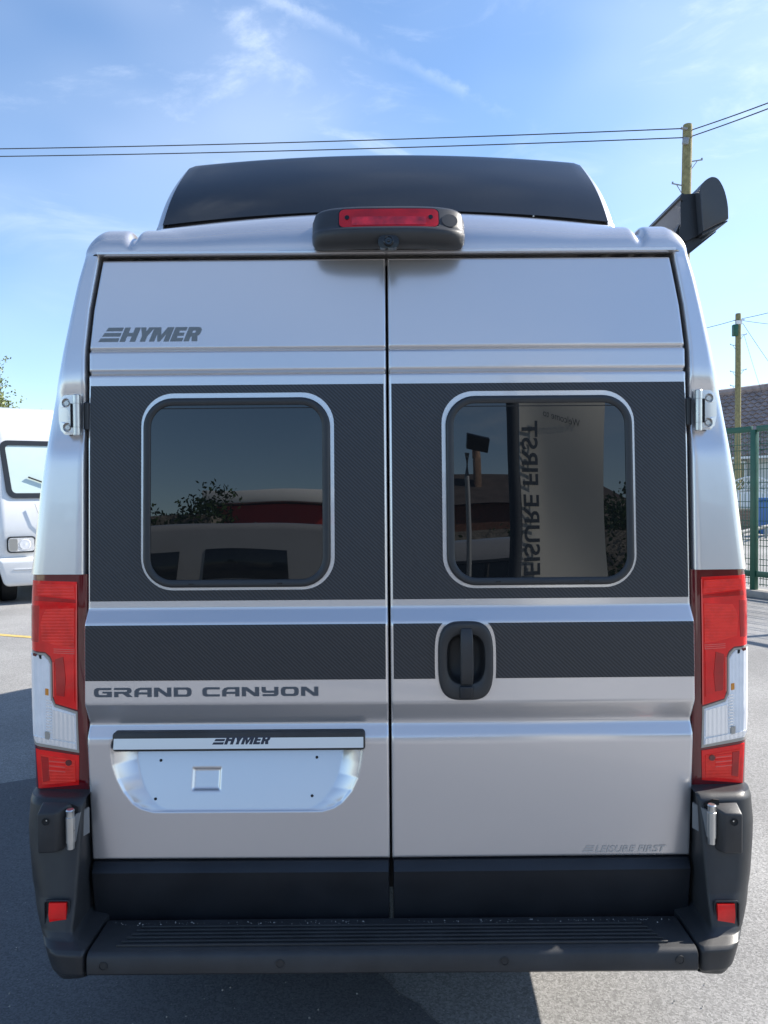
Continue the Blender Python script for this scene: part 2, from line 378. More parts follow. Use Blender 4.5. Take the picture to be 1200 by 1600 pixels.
# ================================================================== CAMPERVAN
van = thing('campervan', 'silver campervan seen from behind with twin rear doors and dark carbon stripes', 'campervan')
CX = 608
PROF = [(398, .104), (402, .100), (541.5, .050), (545.5, .062), (546.5, .047), (576, .040), (582, .054), (583.2, .036), (598, .034), (936, 0.0), (949, -.001),
        (972, -.025), (977, -.027), (1098, -.028), (1127, .004), (1131, .003), (1151, -.014), (1160, -.016), (1342, -.010), (1440, -.008)]
pz = np.array([at(CX, p, y).z for p, y in PROF])[::-1]; pyv = np.array([y for p, y in PROF])[::-1]
_z = np.arange(0.30, 2.40, 0.001); _y = np.interp(_z, pz, pyv)
_k = np.exp(-0.5 * (np.arange(-8, 9) / 2.2) ** 2); _k /= _k.sum()
_y = np.convolve(np.pad(_y, 8, mode='edge'), _k, mode='valid')
def prof(z): return float(np.interp(z, _z, _y))
LEAN = [(300, .125), (402, .100), (545, .050), (598, .034), (936, 0.0), (1600, 0.0)]
lz = np.array([at(CX, p, y).z for p, y in LEAN])[::-1]; ly = np.array([y for p, y in LEAN])[::-1]
def lean(z): return float(np.interp(z, lz, ly))
def halfw(tab, dy):
    zz, ww = [], []
    for py, l, r in tab:
        z0 = at(CX, py, 0.05).z; y = lean(z0) + dy
        L, Rr = at(l, py, y), at(r, py, y); zz.append((L.z + Rr.z) / 2); ww.append((Rr.x - L.x) / 2)
    zz, ww = np.array(zz)[::-1], np.array(ww)[::-1]
    return lambda z: float(np.interp(z, zz, ww))
HW = halfw([(398, 163, 1050), (420, 158, 1054), (480, 147, 1065), (545, 140, 1073), (600, 141, 1076.5), (700, 138, 1078), (936, 136, 1080), (1000, 136, 1081),
            (1128, 137, 1082), (1340, 144, 1076), (1440, 149, 1072)], 0.0)
WO = halfw([(300, 160, 1045), (380, 140, 1059), (395, 135, 1065), (440, 124, 1083), (540, 104, 1110), (640, 84, 1130), (760, 65, 1150), (860, 54, 1162), (895, 50, 1167),
            (1000, 49, 1169), (1160, 51, 1168), (1240, 55, 1166), (1500, 60, 1160)], 0.045)
zt = at(CX, 403, .1).z; zb = at(CX, 1341.5, -.010).z; ztrim = at(CX, 1344, -.012).z; zbot = at(CX, 1436, -.01).z
Z = lambda py, y=0.0: at(CX, py, y).z
X = lambda px, py, y=0.0: at(px, py, y).x

# number-plate recess outline on the left door
rl = [(1128, 176), (1173, 175), (1190, 177), (1212, 184), (1232, 194), (1250, 208), (1258, 220), (1264, 240)]
rr_ = [(1128, 569), (1173, 568), (1190, 565), (1212, 560), (1232, 551), (1250, 536), (1258, 524), (1264, 505)]
rz = np.array([Z(p) for p, _ in rl])[::-1]
rxl = np.array([X(x, p) for p, x in rl])[::-1]; rxr = np.array([X(x, p) for p, x in rr_])[::-1]
zr0, zr1 = Z(1265), Z(1160)
sm = lambda t: (lambda u: u * u * (3 - 2 * u))(min(max(t, 0), 1))
ex0, ex1, ez0, ez1 = X(297, 1236), X(344, 1236), Z(1237), Z(1202)
def recess(x, z):
    if z < zr0 or z > zr1 + .02: return 0.0
    a, b = float(np.interp(z, rz, rxl)), float(np.interp(z, rz, rxr))
    if not a < x < b: return 0.0
    t = sm(min((x - a), (b - x)) / .060)
    d0 = min(x - a, b - x); t = min(1, d0 / .055); t = t + .12 * t * (1 - t)
    e = sm(min(d0, z - zr0) / .006)
    d = .0035 * e + .062 * (z - zr0) / (zr1 - zr0) * t
    q = min(x - ex0, ex1 - x, z - ez0, ez1 - z)
    if q > 0: d += .006 * sm(q / .009)
    if z > zr1: d *= sm(1 - (z - zr1) / .02)
    return d

HX0, HZ0 = X(727.5, 1033, -.03), Z(1033, -.03)
doors = {}
def make_door(s):
    mb = MB(); nz, nx = (620, 300) if s < 0 else (400, 176)
    zs = [zb, zb + .0012, zb + .003] + list(np.linspace(zb + .006, zt - .006, nz)) + [zt - .003, zt - .0012, zt]
    us = list(np.linspace(0, 1, nx)); rows = []
    for z in zs:
        h = HW(z); x0 = .0031; L = h - x0; row = []
        xs = [x0, x0 + .0012, x0 + .003] + list(np.linspace(x0 + .006, h - .006, nx)) + [h - .003, h - .0012, h]
        for x in xs:
            de = min(x - x0, h - x, z - zb, zt - z); y = prof(z) + .0045 * x
            if s < 0: y += recess(-x, z)
            elif abs(x - HX0) < .056 and abs(z - HZ0 - .006) < .074: y += .040
            y += .006 * max(0, 1 - de / .006) ** 2
            row.append((s * x, y, z))
        row = [(row[0][0], row[0][1] + .032, z)] + row + [(row[-1][0], row[-1][1] + .032, z)]
        rows.append(row)
    rows = [[(p[0], p[1] + .032, p[2]) for p in rows[0]]] + rows + [[(p[0], p[1] + .032, p[2]) for p in rows[-1]]]
    mb.grid(rows)
    o = mb.build('rear_door', M['paint'], van, angle=60)
    return o
for s in (-1, 1): doors[s] = make_door(s)
def dsurf(off): return lambda x, z: prof(z) + .0045 * abs(x) - off

# lower black trim of each door
for s in (-1, 1):
    rows = []
    yb = lambda x: .0045 * abs(x)
    P = [(ztrim + .002, .012), (ztrim, -.004), (ztrim - .002, -.014), (Z(1351), -.030), (Z(1353), -.033), (Z(1357), -.032), (Z(1400), -.026), (zbot, -.020), (zbot - .004, 0.01)]
    for z, y in P:
        h = HW(z) - .002; xs = [.005, .005, .0075, .02] + list(np.linspace(.05, h - .03, 8)) + [h - .006, h - .001, h]
        dy = [.03, .008, 0.0, 0.0] + [0] * 8 + [0, .006, .03]
        rows.append([(s * x, y + yb(x) + d, z) for x, d in zip(xs, dy)])
    MB().grid(rows).build('lower_trim', M['trim'], doors[s], angle=35)

# carbon stripes
zs0, zs1 = Z(936.5), Z(599.5, .034); zq0, zq1 = Z(1061, -.027), Z(974.5, -.027)
WIN = {}
for s in (-1, 1):
    if s < 0: bx = (X(222, 768, .017), X(523.5, 768, .017)); 
    else: bx = (X(692, 765, .017), X(995.5, 765, .017))
    bxa = tuple(sorted(abs(v) for v in bx)); WIN[s] = bxa
xa = (WIN[-1][0] + WIN[1][0]) / 2; xb = (WIN[-1][1] + WIN[1][1]) / 2
zh0, zh1 = Z(920, .002), Z(612, .034)
hole = rrect(xa, zh0, xb, zh1, .088, 10)
inner = .0105
for s in (-1, 1):
    zz = list(np.linspace(zs0, zs1, 14))
    outer = [(inner, zs0)] + [(HW(z) - .0065, z) for z in zz] + [(inner, zs1)]
    patch(MB(), outer, dsurf(.0012), [hole], .001, mirror=s).build('carbon_stripe', M['carbon'], doors[s], smooth=False)
HX, HZ = X(727.5, 1033, -.03), Z(1033, -.03)
HA, HB = .0735, .105
hnd = sell(HX, HZ, HA, HB, 3.4, 72)
hcut = sell(HX, HZ, HA + .0085, HB + .0085, 3.4, 144)
cuts = list(np.arange(zq0 + .02, zq1, .02))
outer = [(inner, zq0)] + [(HW(z) - .004, z) for z in np.linspace(zq0, zq1, 5)] + [(inner, zq1)]
patch(MB(), outer, dsurf(.0012), (), .001, cutz=cuts, mirror=-1).build('carbon_stripe', M['carbon'], doors[-1], smooth=False)
lc = sorted([p for p in hcut if p[0] < HX and zq0 < p[1] < zq1], key=lambda p: p[1])
rc = sorted([p for p in hcut if p[0] > HX and zq0 < p[1] < zq1], key=lambda p: p[1])
pa = [(inner, zq0), (lc[0][0], zq0)] + lc + [(lc[-1][0], zq1), (inner, zq1)]
pb = [(HW(zq0) - .004, zq0), (HW(zq1) - .004, zq1), (rc[-1][0], zq1)] + rc[::-1] + [(rc[0][0], zq0)]
for pl in (pa, pb): patch(MB(), pl, dsurf(.0012), (), .001, cutz=cuts).build('carbon_stripe', M['carbon'], doors[1], smooth=False)

# windows
fx0, fz0, fx1, fz1 = xa + .0105, zh0 + .008, xb - .0085, zh1 - .014
def ring(ins, r): return rrect(fx0 + ins, fz0 + ins, fx1 - ins, fz1 - ins, max(r - ins, .01), 10)
for s in (-1, 1):
    rows = []
    for ins, dy in ((0, .002), (0, -.008), (.0012, -.0125), (.004, -.0155), (.008, -.0165), (.0185, -.0150), (.0205, -.0135), (.0215, -.0095), (.0215, .0)):
        rows.append([(s * x, prof(z) * 0 + np.interp(z, [zs0, zs1], [0, .034]) + .0045 * x + dy, z) for x, z in ring(ins, .080)])
    wf = MB().grid(rows, cu=True).build('window_frame', M['frame'], doors[s], angle=35)
    pl = lambda x, z: float(np.interp(z, [zs0, zs1], [0, .034])) + .0045 * x - .0105
    cxp, czp, hxp, hzp = (fx0 + fx1) / 2, (fz0 + fz1) / 2, (fx1 - fx0) / 2, (fz1 - fz0) / 2
    plb = lambda x, z: pl(x, z) - .0011 * (1 - ((x - cxp) / hxp) ** 2) * (1 - .8 * ((z - czp) / hzp) ** 2) + .00005 * sin(21 * x + 2) * cos(17 * z)
    patch(MB(), ring(.0205, .080), plb, (), .003, cutx=list(np.linspace(fx0 + .03, fx1 - .03, 26)), cutz=list(np.linspace(fz0 + .03, fz1 - .03, 26)), mirror=s).build('window_pane', M['pane'], doors[s], angle=30)
    zt_ = fz1 - .0215 - .0085
    patch(MB(), [(fx0 + .040, zt_), (fx1 - .040, zt_), (fx1 - .040, zt_ + .0022), (fx0 + .040, zt_ + .0022)], lambda x, z: pl(x, z) - .0012, (), .001, mirror=s).build('pane_seal', M['rubber'], wf, smooth=False)
    for fxx in (.27, .74):
        xx = fx0 + (fx1 - fx0) * fxx; z0 = fz0 + .0095
        patch(MB(), [(xx - .006, z0), (xx + .006, z0), (xx + .006, z0 + .0022), (xx - .006, z0 + .0022)], lambda x, z: pl(x, z) - .0075, (), .002, mirror=s).build('drain_slot', M['gloss_black'], wf, smooth=False)

# door handle
yh = lambda x, z: -.0275 + .0045 * x
rows = []
for sc, dy in ((1.0, .004), (1.0, -.008), (.985, -.013), (.955, -.0165), (.90, -.018)):
    rows.append([(HX + (x - HX) * sc, yh(x, z) + dy, HZ + (z - HZ) * (1 - (1 - sc) * HA / HB)) for x, z in hnd])
cup = sell(HX, HZ + .006, .050, .066, 3.0, 72)
for sc, dy in ((1.04, -.017), (1.0, -.0145), (.97, -.006), (.90, .020), (.7, .030), (.01, .032)):
    rows.append([(HX + (x - HX) * sc, yh(x, z) + dy, HZ + .006 + (z - HZ - .006) * sc) for x, z in cup])
hb = MB().grid(rows, cu=True).build('handle', M['plastic'], doors[1], angle=50)
lv = MB(); lrows = []
for t, w, dy, th in ((0, .0125, -.010, .012), (.02, .0145, -.021, .014), (.08, .0155, -.028, .016), (.3, .0165, -.034, .018), (.7, .017, -.036, .018), (.9, .0168, -.032, .018), (1, .016, -.024, .012)):
    z = HZ + .091 - t * .150; x0 = HX + .001
    y = yh(HX, z) + dy
    lrows.append([(x0 - w, y + th, z), (x0 - w, y + .003, z), (x0 - w + .003, y, z), (x0 + w - .003, y, z), (x0 + w, y + .003, z), (x0 + w, y + th, z)])
lv.grid(lrows, cu=True); nn = len(lrows[0]); lv.f.append(tuple(range(nn))); lv.f.append(tuple(range(nn * (len(lrows) - 1), nn * len(lrows))))
lv.build('lever', M['plastic'], hb, angle=35)
MB().box((HX, yh(HX, HZ) - .018, HZ - .082), (.036, .012, .036), bevel=.005, seg=3).build('lock_cover', M['trim'], hb)
rim = sell(HX, HZ + .006, .052, .068, 3.0, 72)

# number plate bar with aluminium strip
zb0, zb1 = Z(1173.5, -.03), Z(1143, -.03); bx0, bx1 = X(173.5, 1155, -.03), X(570.5, 1155, -.03)
fb = lambda d: (lambda x, z: -.020 - d)
rows = []
for ins, dy in ((0, .03), (0, -.006), (.0015, -.010), (.004, -.0115)):
    rows.append([(x, -.012 + dy, z) for x, z in rrect(bx0 + ins, zb0 + ins, bx1 - ins, zb1 - ins, max(.010 - ins, .003), 5)])
bar = MB().grid(rows, cu=True); nn = len(rows[0]); bar.f.append(tuple(range(nn * 3, nn * 4)))
bar = bar.build('plate_bar', M['plastic'], doors[-1], angle=35)
az0, az1 = Z(1168.5, -.032), Z(1146.8, -.032)
patch(MB(), rrect(bx0 + .005, az0, bx1 - .005, az1, .002, 3), lambda x, z: -.0295 + .22 * (z - az0), (), .002).build('aluminium_strip', M['alu'], bar, smooth=False)
# plate screw holes
for px, py in ((247.5, 1190), (494, 1187), (244, 1244), (488, 1241)):
    x, z = X(px, py, .01), Z(py, .01); y = prof(z) + recess(x, z) + .0045 * abs(x)
    MB().lathe((x, y - .0045, z), (0, 1, 0), [(0, .0001), (0, .0024), (.001, .0031), (.004, .0040)], 14).build('screw_hole', M['rubber'], doors[-1])

# lettering -------------------------------------------------------------------
def word(polys, scale, shear, x0, z0, fn, name, m, parent, thick=.0006):
    mb = MB()
    for outer, holes in polys:
        f = lambda lp: [(x0 + (p[0] + shear * p[1]) * scale, z0 + p[1] * scale) for p in lp]
        patch(mb, f(outer), fn, [f(h) for h in holes], thick)
    return mb.build(name, m, parent, smooth=False)
def brand():
    P = []
    for k, w0 in enumerate((0.0, .12, .24)):
        zA = .0 + k * .375; zB = zA + .25
        # each bar starts further right, cut at a steeper slant than the letters
        P.append(([(zA * .30, zA), (1.33, zA), (1.33, zB), (zB * .30, zB)], []))
    H0 = 1.44
    P.append(([(H0, 0), (H0 + .37, 0), (H0 + .37, .38), (H0 + .69, .38), (H0 + .69, 0), (H0 + 1.06, 0), (H0 + 1.06, 1), (H0 + .69, 1), (H0 + .69, .62), (H0 + .37, .62), (H0 + .37, 1), (H0, 1)], []))
    y0 = 2.60
    P.append(([(y0 + .22, 0), (y0 + .58, 0), (y0 + .58, .40), (y0 + .86, 1), (y0 + .48, 1), (y0 + .38, .70), (y0 + .28, 1), (y0 - .08, 1), (y0 + .22, .40)], []))
    m0 = 3.45
    P.append(([(m0, 0), (m0 + .35, 0), (m0 + .35, .55), (m0 + .56, 0), (m0 + .74, 0), (m0 + .98, .55), (m0 + .98, 0), (m0 + 1.34, 0), (m0 + 1.34, 1), (m0 + .90, 1), (m0 + .66, .45), (m0 + .45, 1), (m0, 1)], []))
    e0 = 4.88
    P.append(([(e0, 0), (e0 + .82, 0), (e0 + .82, .24), (e0 + .37, .24), (e0 + .37, .39), (e0 + .76, .39), (e0 + .76, .61), (e0 + .37, .61), (e0 + .37, .76), (e0 + .82, .76), (e0 + .82, 1), (e0, 1)], []))
    r0 = 5.80
    P.append(([(r0, 0), (r0 + .36, 0), (r0 + .36, .34), (r0 + .44, .34), (r0 + .55, 0), (r0 + .94, 0), (r0 + .80, .38), (r0 + .92, .50), (r0 + .94, .66), (r0 + .94, .82), (r0 + .82, .96), (r0 + .66, 1), (r0, 1)],
              [[(r0 + .36, .58), (r0 + .36, .76), (r0 + .54, .76), (r0 + .58, .70), (r0 + .58, .64), (r0 + .54, .58)]]))
    return P
HYL = brand()
z0 = Z(530.5, .055); sc = (Z(508, .06) - z0)
word(HYL, sc * 1.0, .36, X(153, 530, .055), z0, dsurf(.0008), 'maker_lettering', M['letter_grey'], doors[-1])
z0 = Z(1162.5, -.034); sc = Z(1149.0, -.034) - z0
word(HYL, sc * .96, .36, X(330.5, 1162, -.034), z0, lambda x, z: -.0303 + .22 * (z - az0), 'maker_lettering', M['letter_ink'], bar)

def octo(x0, x1, z0, z1, c):
    return [(x0 + c, z0), (x1 - c, z0), (x1 - c * .3, z0 + c * .12), (x1, z0 + c * .5), (x1, z1 - c * .5), (x1 - c * .3, z1 - c * .12), (x1 - c, z1), (x0 + c, z1), (x0 + c * .3, z1 - c * .12), (x0, z1 - c * .5), (x0, z0 + c * .5), (x0 + c * .3, z0 + c * .12)]
def wide(ch):
    if ch == 'G': return [([(.35, 0), (2, 0), (2, .60), (.95, .60), (.95, .40), (1.45, .40), (1.45, .24), (.62, .24), (.50, .34), (.50, .66), (.62, .76), (1.95, .76), (1.95, 1), (.35, 1), (.1, .9), (0, .7), (0, .3), (.1, .1)], [])], 2.0
    if ch == 'C': return [([(.35, 0), (1.95, 0), (1.95, .24), (.62, .24), (.50, .34), (.50, .66), (.62, .76), (1.95, .76), (1.95, 1), (.35, 1), (.1, .9), (0, .7), (0, .3), (.1, .1)], [])], 1.95
    if ch == 'R': return [([(0, 0), (.48, 0), (.48, .36), (.95, .36), (1.45, 0), (2.1, 0), (1.62, .36), (1.85, .44), (1.95, .58), (1.95, .80), (1.85, .94), (1.65, 1), (0, 1), (0, .77), (1.38, .77), (1.46, .72), (1.46, .64), (1.38, .58), (0, .58)], [])], 2.0
    if ch == 'A': return [([(0, 0), (.48, 0), (.48, .27), (1.47, .27), (1.47, 0), (1.95, 0), (1.95, 1), (.60, 1), (.22, .88), (0, .62)], [[(.48, .50), (.56, .68), (.72, .77), (1.47, .77), (1.47, .50)]])], 1.95
    if ch == 'N': return [([(0, 0), (.48, 0), (.48, .62), (1.38, 0), (1.95, 0), (1.95, 1), (1.47, 1), (1.47, .38), (.57, 1), (0, 1)], [])], 1.95
    if ch == 'D': return [([(0, 0), (1.60, 0), (1.87, .1), (2, .3), (2, .7), (1.87, .9), (1.6, 1), (0, 1)], [[(.48, .24), (.48, .76), (1.38, .76), (1.5, .66), (1.5, .34), (1.38, .24)]])], 2.0
    if ch == 'O': return [([(.35, 0), (1.65, 0), (1.9, .1), (2, .3), (2, .7), (1.9, .9), (1.65, 1), (.35, 1), (.1, .9), (0, .7), (0, .3), (.1, .1)], [[(.62, .24), (.5, .34), (.5, .66), (.62, .76), (1.38, .76), (1.5, .66), (1.5, .34), (1.38, .24)]])], 2.0
    if ch == 'Y': return [([(.12, 0), (1.55, 0), (1.8, .08), (1.9, .26), (1.9, 1), (1.42, 1), (1.42, .60), (.60, .60), (.48, .66), (.48, 1), (0, 1), (0, .58), (.1, .42), (.35, .36), (1.42, .36), (1.42, .28), (1.34, .23), (.12, .23)], [])], 1.9
words = [[], []]; x = 0; wi = 0
for ch in 'GRAND CANYON':
    if ch == ' ': x += .95; wi = 1; continue
    pl, w = wide(ch)
    for o_, hs in pl: words[wi].append(([(a + x, b) for a, b in o_], [[(a + x, b) for a, b in h] for h in hs]))
    x += w + .26
totw = x - .26
gx0, gx1 = X(146, 1080, -.028), X(497.5, 1078, -.028); gz0, gz1 = Z(1086.5, -.028), Z(1072, -.028)
k = (gx1 - gx0) / totw; vz = (gz1 - gz0)
for polys in words:
    polys = [([(a * k / vz, b) for a, b in o_], [[(a * k / vz, b) for a, b in h] for h in hs]) for o_, hs in polys]
    word(polys, vz, 0.0, gx0, gz0, dsurf(.0008), 'model_lettering', M['letter_slate'], doors[-1])

# dealer sticker, bottom right
vs, fs = text_mesh('LEISURE FIRST', 1.0, .022, .30, 1.05)
w_ = max(v.x for v in vs); h_ = max(v.y for v in vs)
lx0, lx1, lz0 = X(929, 1334, -.01), X(1041, 1334, -.01), Z(1334.5, -.01); lh = Z(1324, -.01) - lz0
mb = MB(); mb.add([(lx0 + v.x / w_ * (lx1 - lx0), prof(lz0 + v.y / h_ * lh) + .0045 * lx0 - .0008, lz0 + v.y / h_ * lh) for v in vs], fs)
for k in range(3):
    zA = k * .38 * lh; zB = zA + .24 * lh; bx_ = lx0 - .034
    mb.add([(bx_ + a * .55, prof(lz0 + b) + .0045 * lx0 - .0008, lz0 + b) for a, b in ((zA * 1.2, zA), (.052 + zA * .6, zA), (.052 + zB * .6, zB), (zB * 1.2, zB))], [(0, 1, 2, 3)])
mb.build('dealer_lettering', M['letter_pale'], doors[1], smooth=False)

# ---------------------------------------------------------------- body shell
GAP = .0105
def plan(z, off=0.0, gap=GAP, back=5.2, arc=10):
    """rear outline of the pillar at height z, from the door gap round the corner to the side"""
    yl = lean(z); xi = HW(z) + gap; Wd = WO(z) + off; Rr = min(.036, (Wd - xi) * .4)
    pts = [(xi, yl + .060), (xi, yl + .010 - off), (xi + .0025, yl + .003 - off), (xi + .006, yl + .001 - off)]
    xe = Wd - Rr
    for t in np.linspace(0.15, 1, 6): pts.append((xi + .006 + (xe - xi - .006) * t, yl + .001 + .005 * t - off))
    for k in range(1, arc + 1):
        a = (pi / 2) * k / arc; pts.append((xe + Rr * sin(a), yl + .006 - off + (Rr * 1.5) * (1 - cos(a))))
    return pts, yl, Wd, xe, Rr
def ypil(x, z, off=0.0):
    pts, yl, Wd, xe, Rr = plan(z, off); P = pts[1:]
    return float(np.interp(abs(x), [p[0] for p in P], [p[1] for p in P]))
zlamp1, zlamp0 = at(92, 897, .02).z, at(92, 1235, .02).z
# front taper of the body
def front(z):
    return float(np.interp(z, [.35, .9, 1.15, 1.45, 2.05, 2.4], [5.72, 5.90, 5.75, 5.25, 4.75, 4.35]))
zg = Z(393.5, .095)                             # gutter height
HINGE_Z = (at(110, 650, .03).z)
body = MB()
for s in (-1, 1):
    rows = []
    zs = [.42, .44, .46] + list(sorted(list(np.linspace(.50, zg - .02, 90)) + [zlamp1, zlamp1 - .002, zlamp1 - .004, zlamp0, zlamp0 + .004, zlamp0 + .009])) + [zg - .012, zg - .006, zg]
    for z in zs:
        pts, yl, Wd, xe, Rr = plan(z, -.014 - .033 * sm((zlamp0 + .008 - z) / .008), back=0) if z < zlamp0 + .008 else plan(z, -.014 * min(1, sm((zlamp1 - z) / .004)))
        row = []
        for (x, y) in pts:
            dz = (z - HINGE_Z) / .085; dx = (x - (HW(z) + .045)) / .062
            dent = .016 * math.exp(-(dz ** 4)) * math.exp(-(dx ** 4)) if abs(dz) < 2.2 and abs(dx) < 2.2 else 0
            row.append((s * x, y + dent, z))
        fy = front(z)
        for t in (.06, .2, .5, .8, .92): row.append((s * (WO(z) + .012 * min(1, t * 4) - (WO(z) - Wd) * max(0, 1 - t * 6)), y + (fy - y) * t, z))
        row.append((s * (Wd - .04), fy - .18, z)); row.append((s * (Wd - .16), fy - .05, z)); row.append((s * .45, fy, z)); row.append((0, fy, z))
        rows.append(row)
    body.grid(rows)
# roof skin (height field behind the gutter)
Wg = WO(zg)
YG = lean(zg) + .003
_pts, _yl, _Wd, _xe, _Rr = plan(zg)
_px = np.array([p[1] for p in _pts[3:]]); _pxx = np.array([p[0] for p in _pts[3:]])
def wmax(y): return float(np.interp(y, _px, _pxx))
def roofz(x, y):
    ax = abs(x); y0 = YG; Wg = wmax(y)
    t = min(max((y - y0) / .11, 0), 1); q = math.sqrt(max(0, 1 - (1 - t) ** 2))
    t2 = min(max((y - y0) / .26, 0), 1); q2 = math.sqrt(max(0, 1 - (1 - t2) ** 2))
    e = Wg - ax
    sh = .098 * (math.sqrt(max(0, 1 - (1 - min(e / .060, 1)) ** 2)))
    xb_ = .705
    bulge = (.126 + .058 * (1 - (ax / xb_) ** 2)) * (1 - sm((ax - xb_ + .048) / .048)) if ax < xb_ else 0
    ch = -.030 * math.exp(-((ax - .718) / .014) ** 2)
    h = max(sh + ch * sm(e / .05), 0) * q
    return zg + max(h, bulge * q2) if ax < xb_ else zg + h
us_ = sorted(set([round(v, 5) for v in list(np.linspace(-1, 1, 200)) + list(np.linspace(.76, 1, 110)) + list(np.linspace(-1, -.76, 110))]))
ys = [YG + .0005] + list(YG + .13 * np.linspace(.02, 1, 26) ** 1.6) + list(np.linspace(YG + .15, .55, 12)) + [.8, 1.6, 2.8, 4.0, 4.35]
body.grid([[(u * wmax(y), y, roofz(u * wmax(y), y)) for u in us_] for y in ys])
body.grid([[(u * Wg, 4.35, roofz(u * Wg, 4.35)) for u in us_], [(u * Wg, 4.40, zg - .03) for u in us_]])
bshell = body.build('body', M['paint'], van, angle=42)
# gutter strip above the doors
gx = HW(zt) + .012
rows = []
for x in np.linspace(-gx, gx, 21):
    rows.append([(x, .118, zg + .004), (x, .094, zg + .0065), (x, .090, zg + .004), (x, .090, zg - .002), (x, .096, zg - .0055), (x, .118, zg - .005)])
gt = MB().grid(rows, cu=True); gt.f.append(tuple(range(6))); gt.f.append(tuple(range(120, 126)))
gt.build('gutter_strip', M['paint'], van, angle=35)
# panel joint between roof and pillar
for s in (-1, 1):
    MB().tube([(s * (HW(zt) + .012), .099, zg - .001), (s * (Wg - .03), .107, zg - .001), (s * (Wg - .004), .15, zg - .001)], .0016, 6).build('panel_joint', M['rubber'], van)
# dark door opening behind the gaps
rows = []
for z in list(np.linspace(.44, zg, 20)):
    h = HW(z) + .02; y = lean(z) + .125; rows.append([(-h, y - .08, z), (-h, y, z), (h, y, z), (h, y - .08, z)])
MB().grid(rows).build('door_opening', M['rubber'], van)
# underbody
MB().box((0, 3.0, .47), (1.66, 5.2, .10)).build('underbody', M['rubber'], van)
# side windows and front glass (round the corner from the camera)
for s in (-1, 1):
    for y0, y1 in ((1.2, 2.1), (2.6, 3.5), (4.05, 4.75)):
        rows = [[(s * (WO(z) + .014), y, z) for y in np.linspace(y0, y1 if y1 < 4.5 else y1 - (z - 1.45) * .35, 6)] for z in np.linspace(1.45, 1.98, 6)]
        MB().grid(rows).build('side_window', M['dark_glass'], van)
rows = [[(x, front(z) + .004 - abs(x) * .1 - .03, z) for x in np.linspace(-.72, .72, 7)] for z in np.linspace(1.46, 2.0, 5)]
MB().grid(rows).build('windscreen', M['dark_glass'], van)
def wheel(parent, x, y, r, w, s, rimmat, z=0.0, loc=None):
    t = MB().lathe((x, y, r), (s, 0, 0), [(-w / 2, r * .62), (-w / 2, r * .9), (-w / 2 + .02, r * .985), (-w / 4, r), (w / 4, r), (w / 2 - .02, r * .985), (w / 2, r * .9), (w / 2, r * .64)], 36).build('wheel', M['tyre'], parent)
    mb = MB().lathe((x, y, r), (s, 0, 0), [(w / 2 - .004, r * .645), (w / 2 - .012, r * .61), (w / 2 - .04, r * .58), (w / 2 - .05, r * .25), (w / 2 - .02, r * .2), (w / 2 - .015, .001)], 30)
    for k in range(6):
        a = k * pi / 3; c = Vector((x + s * (w / 2 - .03), y + cos(a) * r * .40, r + sin(a) * r * .40))
        mb.box(c, (.03, r * .44, r * .17), Matrix.Rotation(a, 3, 'X'), .008)
    mb.build('rim', rimmat, t)
    return t
for s in (-1, 1):
    for y in (1.05, 4.95):
        wheel(van, s * .875, y, .345, .22, s, M['steel'])
        mb = MB(); r0 = .42
        mb.grid([[(s * (WO(.6) + .016 + dx), y + cos(a) * rr, .345 + sin(a) * rr) for a in np.linspace(0, pi, 20)] for dx, rr in ((0, r0 - .05), (.012, r0 - .045), (.012, r0 - .005), (0, r0))])
        mb.build('wheel_arch', M['plastic'], van)
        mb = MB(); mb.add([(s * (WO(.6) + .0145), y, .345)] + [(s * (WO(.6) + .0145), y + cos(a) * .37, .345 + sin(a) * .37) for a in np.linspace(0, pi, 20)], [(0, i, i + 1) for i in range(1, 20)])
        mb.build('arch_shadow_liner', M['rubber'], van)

# ---------------------------------------------------------------- upper hinges
for s in (-1, 1):
    zc = HINGE_Z; h = HW(zc); yb_ = lean(zc)
    o2 = [(h + .020, zc - .050), (h + .058, zc - .052), (h + .070, zc - .040), (h + .076, zc - .015), (h + .076, zc + .022), (h + .070, zc + .046), (h + .058, zc + .055), (h + .020, zc + .056)]
    bh = [(h + .054, zc + .034), (h + .052, zc - .032)]
    holes = [[(c[0] + .0125 * cos(t), c[1] + .0125 * sin(t)) for t in np.linspace(0, 2 * pi, 20, endpoint=False)] for c in bh]
    hg = patch(MB(), o2, lambda x, z: yb_ - .012 + .25 * max(0, x - h - .055), holes, .022, mirror=s)
    hg = hg.build('hinge', M['paint'], van, angle=30)
    MB().lathe((s * (h + .024), yb_ - .013, zc), (0, 0, 1), [(-.055, .001), (-.055, .0088), (-.053, .0100), (-.0325, .0100), (-.0322, .0090), (-.0315, .0098), (.0315, .0098), (.0322, .0090), (.0325, .0100), (.054, .0100), (.056, .0088), (.056, .001)], 20).build('hinge_barrel', M['metal'], hg, angle=30)
    MB().box((s * (h + .0385), yb_ - .012, zc), (.0035, .010, .064)).build('hinge_slot', M['rubber'], hg)
    MB().lathe((s * (h + .004), yb_ + .004, zc), (0, 0, 1), [(-.040, .004), (-.036, .008), (.034, .008), (.038, .004)], 14).build('hinge_leaf', M['trim'], hg)
    for c in bh:
        b = MB().lathe((s * c[0], yb_ - .012, c[1]), (0, 1, 0), [(.004, .0005), (.004, .0062), (.0055, .0072), (.009, .0072), (.009, .0095), (.010, .0125), (.021, .0128)], 20)
        b.build('hinge_bolt', M['metal'], hg, angle=30)

